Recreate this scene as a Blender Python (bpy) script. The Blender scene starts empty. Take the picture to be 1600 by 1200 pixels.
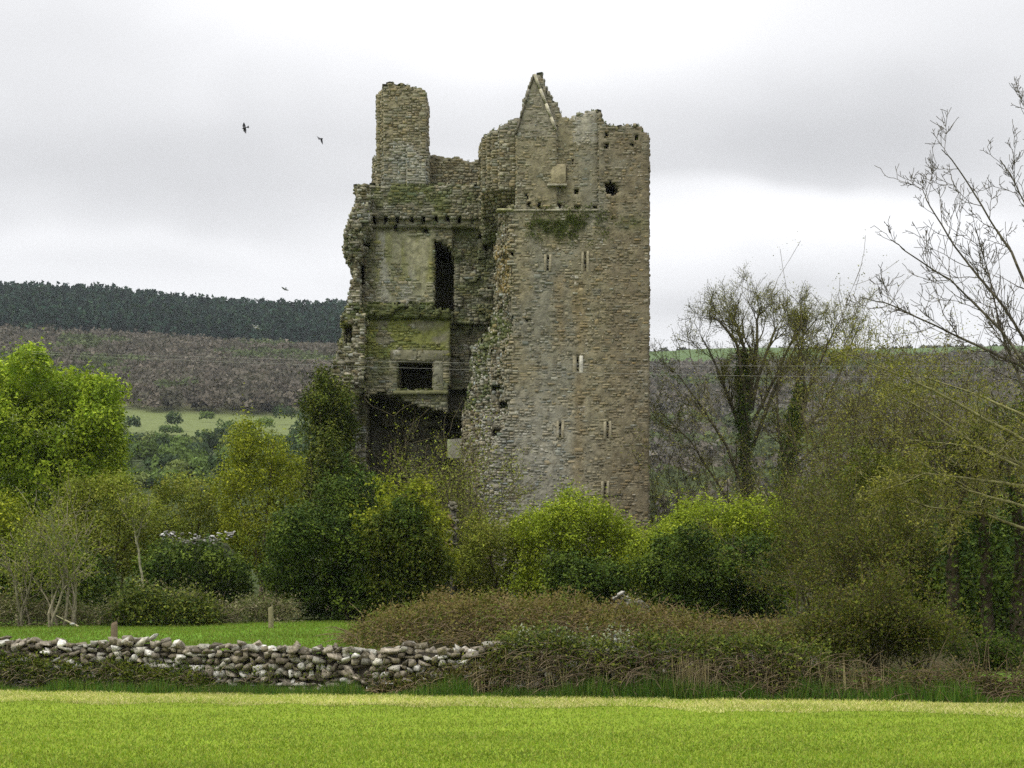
import bpy, bmesh, math
import numpy as np

# ------------------------------------------------------------------ basics
F = 2600.0          # focal length in pixels of a 1600 px wide frame
EYE = 1.8           # eye height above the mown field
HOR = 963.0         # picture row of the eye-level line
rng = np.random.default_rng(11)
scene = bpy.context.scene
COL = scene.collection

# ------------------------------------------------------------------ camera
cam_data = bpy.data.cameras.new("camera")
cam = bpy.data.objects.new("camera", cam_data)
COL.objects.link(cam)
cam.location = (0, 0, EYE)
cam.rotation_euler = (math.radians(90), 0, 0)
cam_data.sensor_width = 36.0
cam_data.lens = F * 36.0 / 1600.0
cam_data.shift_y = (HOR - 600.0) / 1600.0
cam_data.clip_start = 0.1
cam_data.clip_end = 8000
scene.camera = cam
scene.render.resolution_x = 1024
scene.render.resolution_y = 768

# ------------------------------------------------------------------ sky
SUN_EL, SUN_AZ = math.radians(50), math.radians(-125)     # azimuth from +Y towards +X
world = bpy.data.worlds.new("World")
scene.world = world
world.use_nodes = True
NT = world.node_tree
NT.nodes.clear()


def wmath(op, a, b=None, c=None, clamp=False):
    n = NT.nodes.new("ShaderNodeMath")
    n.operation = op
    n.use_clamp = clamp
    for i, v in enumerate((a, b, c)):
        if v is None:
            continue
        if isinstance(v, (int, float)):
            n.inputs[i].default_value = v
        else:
            NT.links.new(v, n.inputs[i])
    return n.outputs[0]


def wsmooth(v, lo, hi):
    n = NT.nodes.new("ShaderNodeMapRange")
    n.interpolation_type = 'SMOOTHSTEP'
    NT.links.new(v, n.inputs[0])
    n.inputs[1].default_value = lo
    n.inputs[2].default_value = hi
    return n.outputs[0]


tc = NT.nodes.new("ShaderNodeTexCoord")
sep = NT.nodes.new("ShaderNodeSeparateXYZ")
NT.links.new(tc.outputs["Generated"], sep.inputs[0])
dx_, dy_, dz_ = sep.outputs[0], sep.outputs[1], sep.outputs[2]
ysafe = wmath('MAXIMUM', wmath('ABSOLUTE', dy_), 0.12)
U = wmath('DIVIDE', dx_, ysafe)
Vv = wmath('DIVIDE', dz_, ysafe)
# soft cloud texture over the whole sky, projected on a flat cloud deck
deck = NT.nodes.new("ShaderNodeCombineXYZ")
zz = wmath('MAXIMUM', wmath('ADD', wmath('MULTIPLY', dz_, 1.0), 0.10), 0.05)
NT.links.new(wmath('DIVIDE', dx_, zz), deck.inputs[0])
NT.links.new(wmath('DIVIDE', dy_, zz), deck.inputs[1])
nz = NT.nodes.new("ShaderNodeTexNoise")
nz.inputs["Scale"].default_value = 1.15
nz.inputs["Detail"].default_value = 3.0
nz.inputs["Roughness"].default_value = 0.52
NT.links.new(deck.outputs[0], nz.inputs["Vector"])
nz2 = NT.nodes.new("ShaderNodeTexNoise")
nz2.inputs["Scale"].default_value = 9.0
nz2.inputs["Detail"].default_value = 2.0
NT.links.new(tc.outputs["Generated"], nz2.inputs["Vector"])
wob = wmath('MULTIPLY', wmath('SUBTRACT', nz2.outputs[0], 0.5), 0.05)
Vd = wmath('ADD', Vv, wob)
Ud = wmath('ADD', U, wmath('MULTIPLY', wob, 2.0))
front = wsmooth(dy_, 0.2, 0.6)


def blob(u0, v0, a, b):
    du = wmath('DIVIDE', wmath('SUBTRACT', Ud, u0), a)
    dv = wmath('DIVIDE', wmath('SUBTRACT', Vd, v0), b)
    q = wmath('ADD', wmath('MULTIPLY', du, du), wmath('MULTIPLY', dv, dv))
    return wmath('MULTIPLY', wmath('EXPONENT', wmath('MULTIPLY', q, -1.0)), front)


def uv(px, py):
    return (px - 800) / F, (HOR - py) / F


def cloud(px, py, w, h):
    u0, v0 = uv(px, py)
    return blob(u0, v0, w / F, h / F)


lum = wmath('ADD', wmath('MULTIPLY', wmath('SUBTRACT', nz.outputs[0], 0.5), 0.36), 0.80)
# the grey bank to the right of the tower, with its sharper lower edge
g1 = wmath('MULTIPLY', cloud(1250, 205, 420, 125), wsmooth(wmath('ADD', Vd, wmath('MULTIPLY', Ud, 0.09)), 0.266, 0.280))
lum = wmath('SUBTRACT', lum, wmath('MULTIPLY', g1, 0.23))
lum = wmath('ADD', lum, wmath('MULTIPLY', cloud(1240, 345, 330, 48), 0.22))
lum = wmath('ADD', lum, wmath('MULTIPLY', cloud(760, 10, 470, 130), 0.32))
lum = wmath('SUBTRACT', lum, wmath('MULTIPLY', cloud(170, 255, 520, 120), 0.16))
lum = wmath('SUBTRACT', lum, wmath('MULTIPLY', cloud(120, 60, 320, 80), 0.10))
lum = wmath('ADD', lum, wmath('MULTIPLY', cloud(230, 392, 420, 26), 0.07))
lum = wmath('SUBTRACT', lum, wmath('MULTIPLY', cloud(1130, 452, 260, 24), 0.10))
# an overcast sky is brightest overhead
sinel = wmath('MAXIMUM', dz_, 0.0)
grad = wmath('ADD', wmath('MULTIPLY', wsmooth(sinel, 0.30, 1.0), 1.7), 1.0)
lum = wmath('MULTIPLY', lum, grad)
ccol = NT.nodes.new("ShaderNodeVectorMath")
ccol.operation = 'SCALE'
ccol.inputs[0].default_value = (0.988, 0.987, 1.0)
NT.links.new(lum, ccol.inputs["Scale"])
sky = NT.nodes.new("ShaderNodeTexSky")
sky.sky_type = 'NISHITA'
sky.sun_disc = False
sky.sun_elevation = SUN_EL
sky.sun_rotation = SUN_AZ
skys = NT.nodes.new("ShaderNodeVectorMath")
skys.operation = 'SCALE'
skys.inputs["Scale"].default_value = 0.10
NT.links.new(sky.outputs[0], skys.inputs[0])
mixs = NT.nodes.new("ShaderNodeMix")
mixs.data_type = 'RGBA'
mixs.inputs["Factor"].default_value = 0.93
NT.links.new(skys.outputs[0], mixs.inputs["A"])
NT.links.new(ccol.outputs[0], mixs.inputs["B"])
bg = NT.nodes.new("ShaderNodeBackground")
bg.inputs["Strength"].default_value = 1.0
NT.links.new(mixs.outputs["Result"], bg.inputs["Color"])
wo = NT.nodes.new("ShaderNodeOutputWorld")
NT.links.new(bg.outputs[0], wo.inputs["Surface"])

# ------------------------------------------------------------------ sun
sun_data = bpy.data.lights.new("sun", 'SUN')
sun_data.energy = 1.5
sun_data.angle = math.radians(14)
sun_data.color = (1.0, 0.95, 0.86)
sun = bpy.data.objects.new("sun", sun_data)
COL.objects.link(sun)
to_sun = (math.cos(SUN_EL) * math.sin(SUN_AZ), math.cos(SUN_EL) * math.cos(SUN_AZ), math.sin(SUN_EL))
from mathutils import Vector
sun.rotation_euler = Vector(to_sun).to_track_quat('Z', 'Y').to_euler()
sun.location = (-30, -40, 60)

vs = scene.view_settings
vs.view_transform = 'Standard'
vs.look = 'None'
vs.exposure = 0.28
vs.gamma = 1.0
vs.use_curve_mapping = False
scene.cycles.max_bounces = 6
scene.cycles.diffuse_bounces = 3
scene.cycles.transmission_bounces = 4
scene.cycles.volume_bounces = 0
scene.cycles.sample_clamp_indirect = 2.5
scene.cycles.use_denoising = False
try:
    scene.cycles.denoiser = 'OPENIMAGEDENOISE'
    scene.cycles.denoising_input_passes = 'RGB_ALBEDO_NORMAL'
except Exception:
    pass

# ------------------------------------------------------------------ helpers


def vhash(ix, iy, iz, seed):
    h = (ix.astype(np.int64) * 374761393 + iy.astype(np.int64) * 668265263 + iz.astype(np.int64) * 2147483647 + seed * 974634777)
    h = (h ^ (h >> 13)) * 1274126177
    h = h ^ (h >> 16)
    return (h & 0xFFFFF) / float(0xFFFFF)


def vnoise(x, y, z, seed=0):
    x, y, z = np.broadcast_arrays(np.asarray(x, float), np.asarray(y, float), np.asarray(z, float))
    ix, iy, iz = np.floor(x), np.floor(y), np.floor(z)
    fx, fy, fz = x - ix, y - iy, z - iz
    fx, fy, fz = [t * t * (3 - 2 * t) for t in (fx, fy, fz)]
    r = 0
    for a in (0, 1):
        for b in (0, 1):
            for c in (0, 1):
                w = (fx if a else 1 - fx) * (fy if b else 1 - fy) * (fz if c else 1 - fz)
                r = r + w * vhash(ix + a, iy + b, iz + c, seed)
    return r


def fbm(x, y, z, seed=0, o=3):
    r, a, t = 0, 1.0, 0
    for i in range(o):
        r = r + a * vnoise(np.asarray(x) * 2**i, np.asarray(y) * 2**i, np.asarray(z) * 2**i, seed + i)
        t += a
        a *= 0.5
    return r / t


def sstep(x, a, b):
    t = np.clip((np.asarray(x, float) - a) / (b - a), 0, 1)
    return t * t * (3 - 2 * t)


def mesh_np(name, verts, faces, mat, parent=None, tint=None, smooth=False):
    """verts (N,3); faces (M,k) array or a list of such arrays; tint (N,3) linear colour per vertex"""
    me = bpy.data.meshes.new(name)
    if isinstance(faces, np.ndarray):
        faces = [faces]
    faces = [np.asarray(f, np.int32) for f in faces if len(f)]
    verts = np.asarray(verts, np.float32)
    me.vertices.add(len(verts))
    me.vertices.foreach_set("co", verts.ravel())
    nl = sum(f.size for f in faces)
    npoly = sum(len(f) for f in faces)
    me.loops.add(nl)
    me.loops.foreach_set("vertex_index", np.concatenate([f.ravel() for f in faces]))
    me.polygons.add(npoly)
    tot = np.concatenate([np.full(len(f), f.shape[1], np.int32) for f in faces])
    st = np.concatenate([[0], np.cumsum(tot)[:-1]]).astype(np.int32)
    me.polygons.foreach_set("loop_start", st)
    me.polygons.foreach_set("loop_total", tot)
    if smooth:
        me.polygons.foreach_set("use_smooth", np.ones(npoly, bool))
    me.update(calc_edges=True)
    if tint is not None:
        a = me.attributes.new("tint", 'FLOAT_COLOR', 'POINT')
        c = np.ones((len(verts), 4), np.float32)
        c[:, :3] = np.clip(tint, 0, 1)
        a.data.foreach_set("color", c.ravel())
    if mat is not None:
        me.materials.append(mat)
    o = bpy.data.objects.new(name, me)
    COL.objects.link(o)
    if parent is not None:
        o.parent = parent
        o.matrix_parent_inverse = parent.matrix_world.inverted() if False else o.matrix_parent_inverse
    return o


def tag(o, label=None, cat=None, group=None, kind=None):
    if label:
        o["label"] = label
    if cat:
        o["category"] = cat
    if group:
        o["group"] = group
    if kind:
        o["kind"] = kind
    return o


def empty(name, loc, label=None, cat=None, group=None):
    o = bpy.data.objects.new(name, None)
    o.empty_display_size = 0.3
    COL.objects.link(o)
    o.location = loc
    return tag(o, label, cat, group)


def P(px, py, Y):
    """a picture position at distance Y, in metres"""
    return np.array([(px - 800) * Y / F, Y, EYE + (HOR - py) * Y / F])


def rot_basis(n, spin):
    n = n / np.maximum(np.linalg.norm(n, axis=1, keepdims=True), 1e-6)
    ref = np.where(np.abs(n[:, 2:3]) > 0.9, np.array([[1.0, 0, 0]]), np.array([[0, 0, 1.0]]))
    a = np.cross(ref, n)
    a /= np.maximum(np.linalg.norm(a, axis=1, keepdims=True), 1e-6)
    b = np.cross(n, a)
    c, s = np.cos(spin)[:, None], np.sin(spin)[:, None]
    return a * c + b * s, b * c - a * s, n


def leaves_geo(cen, nrm, size, aspect=0.6, fold=0.25, r=rng):
    """small three-cornered leaves; returns verts (3N,3), faces (N,3)"""
    n = len(cen)
    a, b, c = rot_basis(nrm, r.uniform(0, 2 * math.pi, n))
    s = np.asarray(size).reshape(-1, 1)
    v = np.empty((n, 3, 3))
    v[:, 0] = cen - a * s * 0.45
    v[:, 1] = cen + b * s * 0.5 * aspect + a * s * 0.25 + c * s * fold * aspect
    v[:, 2] = cen - b * s * 0.5 * aspect + a * s * 0.55 - c * s * fold * aspect * .5
    return v.reshape(-1, 3), np.arange(3 * n).reshape(n, 3)


def blades_geo(base, h, w, lean=0.5, r=rng):
    """grass blades as single bent triangles (2 tris via quad kept simple)"""
    n = len(base)
    ang = r.uniform(0, 2 * math.pi, n)
    side = np.stack([np.cos(ang), np.sin(ang), np.zeros(n)], 1)
    la = r.uniform(0, 2 * math.pi, n)
    ln = np.stack([np.cos(la), np.sin(la), np.zeros(n)], 1) * (r.uniform(0, lean, n) * h)[:, None]
    v = np.empty((n, 3, 3))
    v[:, 0] = base - side * (w / 2)[:, None]
    v[:, 1] = base + side * (w / 2)[:, None]
    v[:, 2] = base + ln + np.array([0, 0, 1.0]) * h[:, None]
    return v.reshape(-1, 3), np.arange(3 * n).reshape(n, 3)


def tubes_geo(p0, p1, r0, r1, n=3):
    p0, p1 = np.asarray(p0, float), np.asarray(p1, float)
    m = len(p0)
    d = p1 - p0
    a, b, _ = rot_basis(d, np.zeros(m))
    v = np.empty((m, 2 * n, 3))
    for k in range(n):
        t = 2 * math.pi * k / n
        o = a * math.cos(t) + b * math.sin(t)
        v[:, k] = p0 + o * np.asarray(r0)[:, None]
        v[:, n + k] = p1 + o * np.asarray(r1)[:, None]
    base = (np.arange(m) * 2 * n)[:, None]
    f = np.concatenate([base + np.array([[k, (k + 1) % n, n + (k + 1) % n, n + k]]) for k in range(n)], 0)
    return v.reshape(-1, 3), f


def ico(sub=1):
    bm = bmesh.new()
    bmesh.ops.create_icosphere(bm, subdivisions=sub, radius=1)
    v = np.array([x.co[:] for x in bm.verts])
    f = np.array([[q.index for q in x.verts] for x in bm.faces])
    bm.free()
    return v, f


# ------------------------------------------------------------------ materials


def new_mat(name):
    m = bpy.data.materials.new(name)
    m.use_nodes = True
    nt = m.node_tree
    nt.nodes.clear()
    out = nt.nodes.new("ShaderNodeOutputMaterial")
    return m, nt, out


def tint_socket(nt, single=False):
    if single:
        return nt.nodes.new("ShaderNodeObjectInfo").outputs["Color"]
    a = nt.nodes.new("ShaderNodeAttribute")
    a.attribute_name = "tint"
    return a.outputs["Color"]


def mottled(nt, col, scale, lo, hi, detail=4.0, rough=0.6, coord="Object"):
    t = nt.nodes.new("ShaderNodeTexCoord")
    n = nt.nodes.new("ShaderNodeTexNoise")
    n.inputs["Scale"].default_value = scale
    n.inputs["Detail"].default_value = detail
    n.inputs["Roughness"].default_value = rough
    nt.links.new(t.outputs[coord], n.inputs["Vector"])
    mr = nt.nodes.new("ShaderNodeMapRange")
    mr.inputs[1].default_value = 0.3
    mr.inputs[2].default_value = 0.7
    mr.inputs[3].default_value = lo
    mr.inputs[4].default_value = hi
    nt.links.new(n.outputs[0], mr.inputs[0])
    vm = nt.nodes.new("ShaderNodeVectorMath")
    vm.operation = 'SCALE'
    nt.links.new(col, vm.inputs[0])
    nt.links.new(mr.outputs[0], vm.inputs["Scale"])
    return vm.outputs[0], n


def stone_mat(name, single=False, lichen=True, scale=6.0, con=(.62, 1.35)):
    m, nt, out = new_mat(name)
    c = tint_socket(nt, single)
    g = nt.nodes.new("ShaderNodeNewGeometry")
    c2, n1 = mottled(nt, c, scale, *con)
    nt.links.new(g.outputs["Position"], n1.inputs["Vector"])
    if lichen:
        n2 = nt.nodes.new("ShaderNodeTexNoise")
        n2.inputs["Scale"].default_value = scale * 0.55
        n2.inputs["Detail"].default_value = 6
        n2.inputs["Roughness"].default_value = 0.7
        nt.links.new(g.outputs["Position"], n2.inputs["Vector"])
        mr = nt.nodes.new("ShaderNodeMapRange")
        mr.inputs[1].default_value = 0.58
        mr.inputs[2].default_value = 0.66
        nt.links.new(n2.outputs[0], mr.inputs[0])
        mx = nt.nodes.new("ShaderNodeMix")
        mx.data_type = 'RGBA'
        nt.links.new(wm(nt, mr.outputs[0], 0.55), mx.inputs["Factor"])
        nt.links.new(c2, mx.inputs["A"])
        mx.inputs["B"].default_value = (0.50, 0.48, 0.42, 1)
        c2 = mx.outputs["Result"]
    b = nt.nodes.new("ShaderNodeBsdfPrincipled")
    b.inputs["Roughness"].default_value = 0.92
    b.inputs["Specular IOR Level"].default_value = 0.15
    nt.links.new(c2, b.inputs["Base Color"])
    nb = nt.nodes.new("ShaderNodeTexNoise")
    nb.inputs["Scale"].default_value = scale * 3
    nb.inputs["Detail"].default_value = 5
    nt.links.new(g.outputs["Position"], nb.inputs["Vector"])
    bp = nt.nodes.new("ShaderNodeBump")
    bp.inputs["Strength"].default_value = 0.7
    bp.inputs["Distance"].default_value = 0.05
    nt.links.new(nb.outputs[0], bp.inputs["Height"])
    nt.links.new(bp.outputs[0], b.inputs["Normal"])
    nt.links.new(b.outputs[0], out.inputs[0])
    return m


def wm(nt, a, k):
    n = nt.nodes.new("ShaderNodeMath")
    n.operation = 'MULTIPLY'
    nt.links.new(a, n.inputs[0])
    n.inputs[1].default_value = k
    return n.outputs[0]


def leaf_mat(name, trans=0.28, gloss=0.25):
    m, nt, out = new_mat(name)
    c = tint_socket(nt)
    b = nt.nodes.new("ShaderNodeBsdfPrincipled")
    b.inputs["Roughness"].default_value = 0.7
    b.inputs["Specular IOR Level"].default_value = gloss
    nt.links.new(c, b.inputs["Base Color"])
    t = nt.nodes.new("ShaderNodeBsdfTranslucent")
    vm = nt.nodes.new("ShaderNodeVectorMath")
    vm.operation = 'MULTIPLY'
    nt.links.new(c, vm.inputs[0])
    vm.inputs[1].default_value = (1.15, 1.25, 0.6)
    nt.links.new(vm.outputs[0], t.inputs["Color"])
    mx = nt.nodes.new("ShaderNodeMixShader")
    mx.inputs[0].default_value = trans
    nt.links.new(b.outputs[0], mx.inputs[1])
    nt.links.new(t.outputs[0], mx.inputs[2])
    nt.links.new(mx.outputs[0], out.inputs[0])
    return m


def bark_mat(name):
    m, nt, out = new_mat(name)
    c, n = mottled(nt, tint_socket(nt), 9.0, 0.55, 1.45)
    b = nt.nodes.new("ShaderNodeBsdfPrincipled")
    b.inputs["Roughness"].default_value = 0.9
    b.inputs["Specular IOR Level"].default_value = 0.1
    nt.links.new(c, b.inputs["Base Color"])
    bp = nt.nodes.new("ShaderNodeBump")
    bp.inputs["Strength"].default_value = 0.6
    bp.inputs["Distance"].default_value = 0.03
    nt.links.new(n.outputs[0], bp.inputs["Height"])
    nt.links.new(bp.outputs[0], b.inputs["Normal"])
    nt.links.new(b.outputs[0], out.inputs[0])
    return m


def plain_mat(name, col, rough=0.7, scale=20.0, lo=0.8, hi=1.2):
    m, nt, out = new_mat(name)
    rgb = nt.nodes.new("ShaderNodeRGB")
    rgb.outputs[0].default_value = (*col, 1)
    c, _ = mottled(nt, rgb.outputs[0], scale, lo, hi)
    b = nt.nodes.new("ShaderNodeBsdfPrincipled")
    b.inputs["Roughness"].default_value = rough
    nt.links.new(c, b.inputs["Base Color"])
    nt.links.new(b.outputs[0], out.inputs[0])
    return m


def ground_mat(name):
    m, nt, out = new_mat(name)
    c = tint_socket(nt)
    c, n1 = mottled(nt, c, 0.35, 0.78, 1.22, 6, 0.65)
    c, n2 = mottled(nt, c, 7.0, 0.75, 1.25, 5, 0.7)
    b = nt.nodes.new("ShaderNodeBsdfPrincipled")
    b.inputs["Roughness"].default_value = 0.95
    b.inputs["Specular IOR Level"].default_value = 0.05
    nt.links.new(c, b.inputs["Base Color"])
    bp = nt.nodes.new("ShaderNodeBump")
    bp.inputs["Strength"].default_value = 0.8
    bp.inputs["Distance"].default_value = 0.08
    nt.links.new(n2.outputs[0], bp.inputs["Height"])
    nt.links.new(bp.outputs[0], b.inputs["Normal"])
    nt.links.new(b.outputs[0], out.inputs[0])
    return m


M_STONE = stone_mat("castle_stone", scale=3.2)
M_STONE1 = stone_mat("castle_stone_single", True, scale=3.2)
M_FIELD = stone_mat("field_stone", scale=11.0, con=(.42, 1.6))
M_FIELD1 = stone_mat("field_stone_single", True, scale=11.0, con=(.42, 1.6))
M_CORE = stone_mat("mortar_core", lichen=False, scale=4.0)
M_LEAF = leaf_mat("leaf", 0.22, 0.06)
M_GLOSSY = leaf_mat("glossy_leaf", 0.10, 0.10)
M_GRASS = leaf_mat("grass_blade", 0.3, 0.15)
M_FAR = leaf_mat("far_foliage", 0.15, 0.0)
M_BARK = bark_mat("bark")
M_GROUND = ground_mat("ground_soil_and_grass")

# ------------------------------------------------------------------ ground


def wall_y(x):
    return 37.4 - 0.222 * np.asarray(x, float)


FD = np.array([110, 200, 350, 500, 620, 1050, 1250, 1350, 1800, 3600.])
FZ = np.array([                      # rows: bearing columns 0, 530, 1020, 1600 px
    [2.2, 9, 31, 54, 77, 184, 236, 243, 236, 232],
    [2.2, 9, 31, 54, 77, 171, 222, 230, 224, 220],
    [2.2, 6, 20, 40, 64, 160, 203, 206, 200, 200],
    [2.2, 6, 20, 42, 66, 164, 207, 210, 204, 204]])
FPX = np.array([0, 530, 1020, 1600.])


def ground(x, y):
    x, y = np.broadcast_arrays(np.asarray(x, float), np.asarray(y, float))
    d = y - wall_y(x)
    near = np.interp(d, [0.2, 1.2, 14.5, 25, 46, 80], [0, 0.40, 1.02, 1.57, 2.1, 2.2])
    near = near + np.where(d > 2, 0.10 * (vnoise(x * .35, y * .35, 0, 3) - .5), 0)
    near = near + np.where(d < 0, 0.05 * (vnoise(x * .22, y * .22, 0, 5) - .5), 0)
    yy = np.maximum(y, 1.0)
    px = np.clip(800 + x / yy * F, -600, 2200)
    cols = [np.interp(y, FD, FZ[i]) for i in range(4)]
    w = np.clip(px, 0, 1600)
    far = np.zeros_like(y)
    for i in range(3):
        t = sstep(w, FPX[i], FPX[i + 1])
        m = (w >= FPX[i]) & ((w < FPX[i + 1]) | (i == 2))
        far = np.where(m, cols[i] * (1 - t) + cols[i + 1] * t, far)
    far = far + (fbm(x / 90, y / 90, 0, 21) - .5) * 7 * sstep(y, 130, 400)
    t = sstep(y, 100, 135)
    return near * (1 - t) + far * t


def axis(a0, a1, step, lim, grow):
    v = list(np.arange(a0, a1 + 1e-6, step))
    s = step
    while v[-1] < lim:
        s *= grow
        v.append(v[-1] + s)
    return np.array(v)


xs_ = axis(0, 26, 1.0, 2300, 1.10)
gx = np.concatenate([-xs_[:0:-1], xs_])
gy = np.concatenate([[-60, -30, -12, -4], axis(0, 108, 1.0, 3600, 1.05)])
GX, GY = np.meshgrid(gx, gy)
GZ = ground(GX, GY)
gv = np.stack([GX, GY, GZ], -1).reshape(-1, 3)
nxg, nyg = len(gx), len(gy)
ii = (np.arange(nyg - 1)[:, None] * nxg + np.arange(nxg - 1)[None]).ravel()
gf = np.stack([ii, ii + 1, ii + nxg + 1, ii + nxg], 1)
LAWN = np.array([0.185, 0.255, 0.024])
PAST = np.array([0.105, 0.200, 0.022])


def ground_tint(x, y):
    d = y - wall_y(x)
    px = 800 + x / np.maximum(y, 1) * F
    c = np.empty(x.shape + (3,))
    c[:] = LAWN
    k = lambda m, col: np.where(m[..., None], np.array(col), c)
    c = k(d > 0, PAST)
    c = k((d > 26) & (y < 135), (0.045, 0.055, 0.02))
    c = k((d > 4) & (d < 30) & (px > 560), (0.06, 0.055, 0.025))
    c = k(y > 135, (0.045, 0.06, 0.022))
    c = k((y > 470) & (y <= 652), (0.125, 0.15, 0.055))
    c = k((y > 652) & (y < 1060), (0.10, 0.085, 0.055))
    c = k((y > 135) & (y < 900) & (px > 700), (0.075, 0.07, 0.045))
    c = k(y >= 975, (0.05, 0.06, 0.03))
    c = k((y > 1000) & (px > 760), (0.078, 0.118, 0.042))
    return c


gt = ground_tint(gv[:, 0], gv[:, 1])
tag(mesh_np("ground", gv, gf, M_GROUND, tint=gt, smooth=True), kind="structure")

# the pale strip of dry mowings along the foot of the wall
sx = np.arange(-26, 26, 0.25)
rows = []
for k, t in enumerate(np.linspace(0, 1, 7)):
    lo = -4.3 + 1.7 * (vnoise(sx * 1.1, 0, 0, 31) - .5) - 0.012 * (sx + 12)
    hi = -0.42 + 0.2 * (vnoise(sx * 1.3, 5, 0, 33) - .5)
    yy = wall_y(sx) + lo + (hi - lo) * t
    rows.append(np.stack([sx, yy, ground(sx, yy) + 0.004 + 0.014 * math.sin(math.pi * t)], 1))
sv = np.concatenate(rows)
n = len(sx)
ii = (np.arange(6)[:, None] * n + np.arange(n - 1)[None]).ravel()
sf = np.stack([ii, ii + 1, ii + n + 1, ii + n], 1)
hm = sstep(fbm(sv[:, 0] * .9, sv[:, 1] * .9, 0, 35), .38, .6)[:, None]
st = np.array([0.36, 0.345, 0.12]) * hm + np.array([0.22, 0.27, 0.04]) * (1 - hm)
tag(mesh_np("dry_grass_strip", sv, sf, M_GROUND, tint=st, smooth=True), kind="structure")

# ------------------------------------------------------------------ tower
TY = F / 30.0                      # distance of the facade: 30 px to the metre
TX0, TZ0 = 0.0, 2.0


def S(yl):
    return F / (TY + yl)


def Xp(px, yl=0.0):
    return (np.asarray(px, float) - 800) / S(yl)


def Zp(py, yl=0.0):
    return EYE + (HOR - np.asarray(py, float)) / S(yl)


DX, DY, DZ = 0.13, 0.22, 0.145
vx = np.arange(-9.9, 7.35, DX)
vy = np.arange(-0.22, 11.2, DY)
vz = np.arange(1.2, 31.0, DZ)
cx, cy, cz = vx + DX / 2, vy + DY / 2, vz + DZ / 2
X3, Y3, Z3 = cx[:, None, None], cy[None, :, None], cz[None, None, :]
SOL = np.zeros((len(cx), len(cy), len(cz)), bool)
N1 = fbm(X3 * .9, Y3 * .9, Z3 * .9, 51, 3) - .5
N2 = vnoise(X3 * 2.4, Y3 * 2.4, Z3 * 2.4, 57) - .5


def prof(z, tab, yl=0.0):
    """tab of (py, px): left or right edge in metres against height"""
    t = np.array(sorted(tab, key=lambda q: -q[0]), float)
    return np.interp(z, Zp(t[:, 0], yl), Xp(t[:, 1], yl))


def topz(x, tab, yl=0.0):
    t = np.array(sorted(tab), float)
    return np.interp(x, Xp(t[:, 0], yl), Zp(t[:, 1], yl))


def carve(px0, px1, py0, py1, yl, y0, y1):
    global SOL
    m = (X3 > Xp(px0, yl)) & (X3 < Xp(px1, yl)) & (Z3 > Zp(py1, yl)) & (Z3 < Zp(py0, yl)) & (Y3 > y0) & (Y3 < y1)
    SOL &= ~m


XR = 7.07
# facade wall with its torn left edge
E1 = [(325, 795), (350, 797), (385, 793), (455, 797), (470, 800), (500, 803), (520, 800), (545, 790), (590, 785), (620, 795),
      (640, 797), (660, 790), (680, 782), (720, 766), (770, 755), (800, 764), (830, 774), (870, 786), (960, 795)]
E2 = [(325, 778), (350, 779), (385, 777), (455, 777), (470, 777), (500, 774), (520, 764), (545, 742), (590, 733), (620, 730),
      (640, 726), (660, 724), (680, 724), (720, 724), (770, 733), (800, 745), (830, 758), (870, 770), (960, 780)]
e1, e2 = prof(Z3, E1), prof(Z3, E2, 2.4)
tt = np.clip((Y3 - 0.35) / 2.0, 0, 1)
left = e1 * (1 - tt) + e2 * tt + N1 * 0.55 * sstep(Y3, 0.1, 0.6) + N2 * 0.28
ZW = float(Zp(326))
SOL |= (X3 > left) & (X3 < XR) & (Y3 > 0) & (Y3 < 3.4) & (Z3 < ZW + 0.1)
# top storey
TOPR = [(868, 160), (874, 176), (880, 180), (888, 186), (893, 188), (905, 178), (918, 174), (934, 171), (939, 180), (942, 191), (952, 197),
        (965, 200), (985, 198), (1000, 196), (1003, 206), (1012, 211), (1020, 213)]
y0r = np.where((X3 < Xp(936)) & (X3 > Xp(868)), 0.20, 0.0)
SOL |= (X3 > Xp(806)) & (X3 < XR) & (Y3 > y0r) & (Y3 < 1.7) & (Z3 >= ZW) & (Z3 < np.minimum(topz(X3, TOPR), Zp(140)) + N2 * .12) & ((X3 > Xp(866)) | (Z3 < Zp(212)))
SHO = [(752, 217), (762, 209), (780, 203), (790, 197), (803, 188), (830, 186)]
y0s = 0.35 + np.clip((Xp(786) - X3), 0, 9) * 0.75 + np.clip(Zp(290) - Z3, 0, 9) * 1.7
SOL |= (X3 > Xp(752, 1) + N2 * .1) & (X3 < Xp(812)) & (Y3 > y0s) & (Y3 < y0s + 1.4) & (Z3 > Zp(350)) & (Z3 < topz(X3, SHO, .8) + N2 * .25)
GAB = [(804, 218), (818, 166), (832, 119), (836, 114), (842, 113), (848, 121), (854, 141), (861, 153), (868, 163), (872, 175)]
SOL |= (X3 > Xp(806)) & (X3 < Xp(870)) & (Y3 > 0.0) & (Y3 < 1.3) & (Z3 > Zp(230)) & (Z3 < topz(X3, GAB) + N2 * .15 * (X3 > Xp(850)))
# right of the raking coping line the gable face stands back a little
cop = (Xp(836) + (Zp(118) - Z3) * (Xp(868) - Xp(836)) / (Zp(118) - Zp(200)))
SOL &= ~((X3 > cop) & (X3 < Xp(880)) & (Z3 > Zp(205)) & (Y3 < 0.22))
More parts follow.
